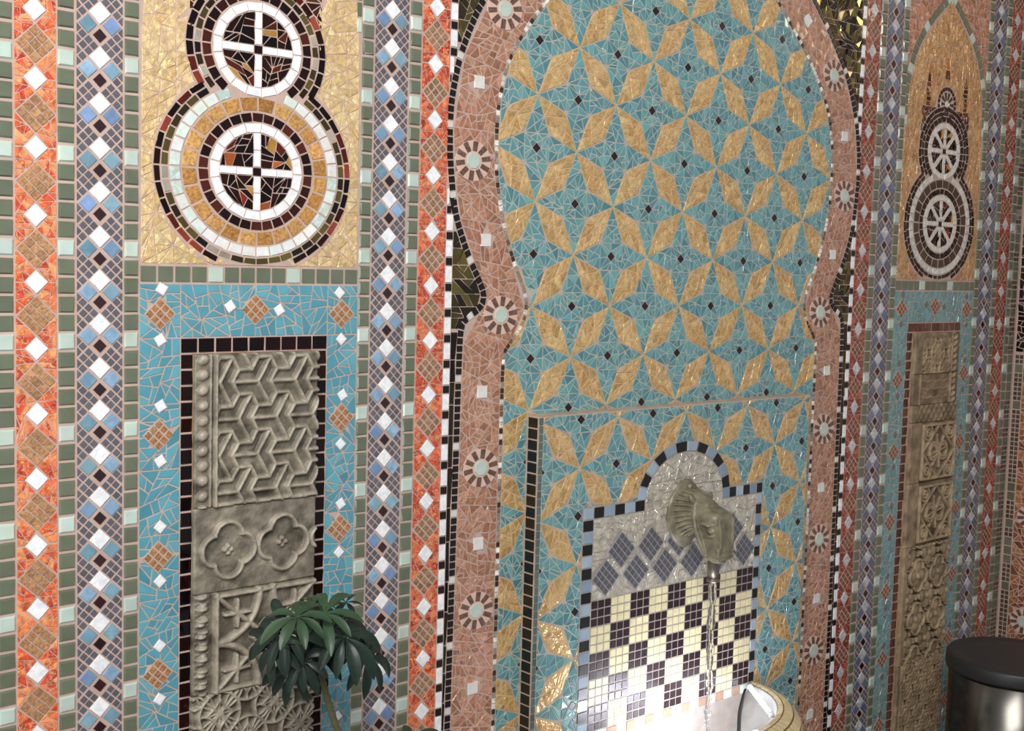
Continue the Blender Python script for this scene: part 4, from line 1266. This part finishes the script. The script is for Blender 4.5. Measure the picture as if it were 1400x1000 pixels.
while z < -.24:
    for q in shards([(.030, z), (.135, z), (.135, z+.09), (.030, z+.09)], 3.6e-4):
        c = centroid(q)
        if any(math.hypot(c[0]-a, c[1]-zz) < .040 for a, zz in RZ): continue
        mb.tile(q, vary(RNG.choice(COPD), .15, .03), 0, .0010, 0, .0022, .0005, .04)
    z += .09
child(mb, 'copper_band', [COPPER], na)
mb = MB(F_right)
z = -.22
while z < ZT:
    for q in shards([(.004, z), (.135, z), (.135, z+.09), (.004, z+.09)], 4.0e-4):
        mb.tile(q, vary(RNG.choice([C(56, 42, 32), C(44, 34, 30), C(70, 56, 40)]), .2), 0, .0009, 0, .0024, .0005, .12)
    z += .09
child(mb, 'dark_mirror_band', [MIRROR], na)
for a, zz in RZ:
    r = ros0.copy(); COL.objects.link(r); r.parent = na; r.location = Vector((CORNER, -a, zz+H))-na.location; r.rotation_euler = (0, 0, -PI/2)
    c = cen0.copy(); COL.objects.link(c); c.parent = r
mb = MB(F_right); mb.tile(rect(.135, ZB, .150, -.24), BLACK, 0, .001, 0, .0034, .0006); child(mb, 'edge_band', [MATTE], na)

# ------------------------------------------------------------------ waste bin
bcx, bcy, br, lz_ = 2.948, -.290, .160, H-.950
bn = thing('waste_bin', 'round stainless steel waste bin with a black lid, in the corner', 'bin', loc=(bcx, bcy, 0))
m, nt, b = new_mat('brushed_steel'); b.inputs['Base Color'].default_value = (*C(92, 90, 86), 1); b.inputs['Metallic'].default_value = 1; b.inputs['Roughness'].default_value = .2; b.inputs['Anisotropic'].default_value = .6
STEEL = m
LID = plain_mat('black_plastic_lid', C(44, 45, 46), .42, noise=(200, .85))
def lathe(prof, n=72):
    mb = MB(); vs = []; fs = []
    for r, z in prof:
        for k in range(n): a = 2*PI*k/n; vs.append((r*math.cos(a), r*math.sin(a), z))
    for i in range(len(prof)-1):
        for k in range(n): l = (k+1) % n; fs.append((i*n+k, i*n+l, (i+1)*n+l, (i+1)*n+k))
    mb.add(vs, fs); return mb
lathe([(br-.006, .022), (br-.004, .024), (br-.004, lz_-.034), (br-.008, lz_-.032)]).build('body', [STEEL], bn, True)
lathe([(0.001, 0), (br-.010, 0), (br-.001, .004), (br-.001, .022), (br-.006, .0235)]).build('base_ring', [LID], bn, True)
lid = lathe([(br-.006, lz_-.036), (br+.004, lz_-.036), (br+.0045, lz_-.030), (br+.004, lz_-.006), (br+.001, lz_-.001), (br-.004, lz_), (br-.02, lz_+.0005), (br-.024, lz_-.001), (br-.05, lz_+.001), (.001, lz_+.003)]).build('lid', [LID], bn, True)
mb = MB(); box_mb(mb, -.045, -br-.012, .020, .045, -br+.004, .034); mb.build('pedal', [LID], bn)

# ------------------------------------------------------------------ umbrella plant
LEAFM = tile_mat('dark_green_leaf', .42, 0, (30, .25), None, .08, .35)
STEM = plain_mat('green_brown_stem', C(78, 92, 52), .6, noise=(60, .6), c2=C(92, 82, 58))
PY = -.20
def pw(px, py, dy=0.0): x, z = W(px, py, PY+dy); return Vector((x, PY+dy, z+H))
base = pw(588, 1090); base.z = .34
plant = thing('umbrella_plant', 'potted plant with drooping fingered dark green leaves, in front of the carved stone', 'plant', loc=(base.x, base.y, 0))
def rel(v): return Vector(v)-plant.location
stem_pts = [(444, 884), (440, 905), (440, 925), (446, 950), (455, 980), (466, 1010), (486, 1050)]
sp = [rel(pw(*q)) for q in stem_pts]+[rel(Vector((base.x-.01, base.y, .55))), rel(Vector((base.x, base.y, .28)))]
mb = MB(); S4 = [(*v, 0) for v in sp]; pts = []
for i in range(70): v = cr(S4, i/69*(len(sp)-1.001)); pts.append(Vector(v[:3]))
mb.tube(pts, [.0042+.0012*min(1, i/30)+.0006*math.sin(i*1.9) for i in range(70)], 12); mb.build('trunk', [STEM], plant, True)
def whorl(c, axis, L, n, droop, seed, start, tw=0.0, lcol=C(40, 66, 48)):
    rg = random.Random(seed); mb = MB()
    axis = Vector(axis).normalized(); a = axis.cross(Vector((.2, .1, 1)) if abs(axis.z) < .9 else Vector((1, 0, 0))).normalized(); b = axis.cross(a)
    c = rel(c)
    for k in range(n):
        w = tw+2*PI*(k+rg.uniform(-.18, .18))/n
        out = (a*math.cos(w)+b*math.sin(w)).normalized()
        l = L*rg.uniform(.82, 1.12); wd = l*rg.uniform(.115, .145)
        d0 = (out*1.0+axis*rg.uniform(-.05, .25)).normalized()
        pos = c.copy(); d = d0.copy(); NSG = 9; P = []; stalk = l*.13
        P.append((pos.copy(), d.copy(), .0)); pos = pos+d*stalk
        for i in range(NSG+1):
            t = i/NSG
            P.append((pos.copy(), d.copy(), wd*(math.sin(PI*min(1, t*.93+.05))**.8)*(1 if t < .97 else .15)))
            d = (d+Vector((0, 0, -1))*droop*rg.uniform(.7, 1.2)/NSG-axis*.25*droop/NSG).normalized(); pos = pos+d*(l*.87/NSG)
        o = []; nrm0 = None
        for q, dd, hw in P:
            sd = dd.cross(axis)
            if sd.length < .1: sd = dd.cross(Vector((0, 0, 1)))
            sd.normalize(); up = sd.cross(dd).normalized(); hw = max(hw, .0009)
            o += [q-sd*hw+up*hw*.28, q-sd*hw*.5+up*hw*.10, q.copy(), q+sd*hw*.5+up*hw*.10, q+sd*hw+up*hw*.28]
        f = []
        for i in range(len(P)-1):
            for j in range(4): f.append((i*5+j, i*5+j+1, (i+1)*5+j+1, (i+1)*5+j))
        mb.add([tuple(v) for v in o], f, vary(lcol, .12, .05))
    st = rel(start); mid = (st+c)/2+Vector((0, 0, .012))
    pl = [(1-t)**2*st+2*t*(1-t)*mid+t*t*(c) for t in [i/10 for i in range(11)]]
    mb.tube(pl, .0019, 6, C(84, 104, 66))
    mb.build('leaf_cluster', [LEAFM], plant, True)
tocam = Vector((-.52, -.80, .30)); up = Vector((0, 0, 1))
top = pw(444, 884)
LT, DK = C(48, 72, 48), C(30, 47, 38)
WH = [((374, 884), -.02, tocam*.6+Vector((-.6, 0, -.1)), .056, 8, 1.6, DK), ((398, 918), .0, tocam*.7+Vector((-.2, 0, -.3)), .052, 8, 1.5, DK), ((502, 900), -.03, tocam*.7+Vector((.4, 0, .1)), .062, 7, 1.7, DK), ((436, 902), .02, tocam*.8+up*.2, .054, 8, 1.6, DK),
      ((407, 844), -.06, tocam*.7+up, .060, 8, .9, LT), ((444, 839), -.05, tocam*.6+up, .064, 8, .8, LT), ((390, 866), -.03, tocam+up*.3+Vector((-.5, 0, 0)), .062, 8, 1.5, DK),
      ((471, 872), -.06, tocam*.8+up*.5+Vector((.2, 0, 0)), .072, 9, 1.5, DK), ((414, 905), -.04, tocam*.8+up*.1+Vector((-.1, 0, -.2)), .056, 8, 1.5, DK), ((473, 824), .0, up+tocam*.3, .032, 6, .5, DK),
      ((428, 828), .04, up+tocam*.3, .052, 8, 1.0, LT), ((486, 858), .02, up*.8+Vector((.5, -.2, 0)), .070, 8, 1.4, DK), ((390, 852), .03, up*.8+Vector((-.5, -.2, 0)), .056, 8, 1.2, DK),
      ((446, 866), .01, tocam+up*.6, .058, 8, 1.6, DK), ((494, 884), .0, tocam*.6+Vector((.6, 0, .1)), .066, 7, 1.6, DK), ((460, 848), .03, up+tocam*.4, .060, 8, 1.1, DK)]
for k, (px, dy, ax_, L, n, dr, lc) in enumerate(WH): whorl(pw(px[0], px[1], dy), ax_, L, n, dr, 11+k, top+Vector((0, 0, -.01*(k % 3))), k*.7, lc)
whorl(pw(562, 1026, -.02), tocam*.7+up*.8, .078, 8, .5, 77, Vector((base.x-.004, base.y, .62)), 1.0)
whorl(pw(470, 1075, -.02), tocam*.7+up*.8, .070, 8, .8, 78, Vector((base.x-.004, base.y, .60)), .4)
POT = plain_mat('terracotta_pot', C(150, 92, 66), .7, noise=(20, .8)); SOIL = plain_mat('potting_soil', C(48, 36, 28), .95, noise=(80, .5))
lathe([(.001, 0), (.10, 0), (.128, .26), (.138, .265), (.138, .30), (.126, .30), (.122, .285)]).build('pot', [POT], plant, True)
lathe([(.123, .286), (.001, .290)]).build('soil', [SOIL], plant, True)

# ------------------------------------------------------------------ light
wd = bpy.data.worlds.new('room_light'); bpy.context.scene.world = wd; wd.use_nodes = True
bg = wd.node_tree.nodes['Background']; bg.inputs[0].default_value = (.92, .95, 1.0, 1); bg.inputs[1].default_value = .36
def area_light(name, loc, target, sx, sy, power, col):
    l = bpy.data.lights.new(name, 'AREA'); l.shape = 'RECTANGLE'; l.size = sx; l.size_y = sy; l.energy = power; l.color = col
    o = bpy.data.objects.new(name, l); COL.objects.link(o); o.location = loc
    o.rotation_euler = (Vector(target)-Vector(loc)).to_track_quat('-Z', 'Y').to_euler()
    return o
area_light('window_light', (-.45, -2.1, H+1.35), (.85, 0, H+.30), 1.7, 1.2, 90, (1, .97, .93))
area_light('side_fill_light', (-.75, -1.0, H-.25), (.8, 0, H-.2), .5, 1.5, 9, (.97, .98, 1))  # unseen area light added for highlights along the tiles' left edges
area_light('warm_glint_light', (3.30, -.58, H+.80), (2.4, 0, H+.5), .06, .20, .45, (1, .82, .5))  # unseen warm light added by the side wall for gold glints
sc = bpy.context.scene
sc.view_settings.view_transform = 'Standard'; sc.view_settings.look = 'None'; sc.view_settings.exposure = 0; sc.view_settings.gamma = 1
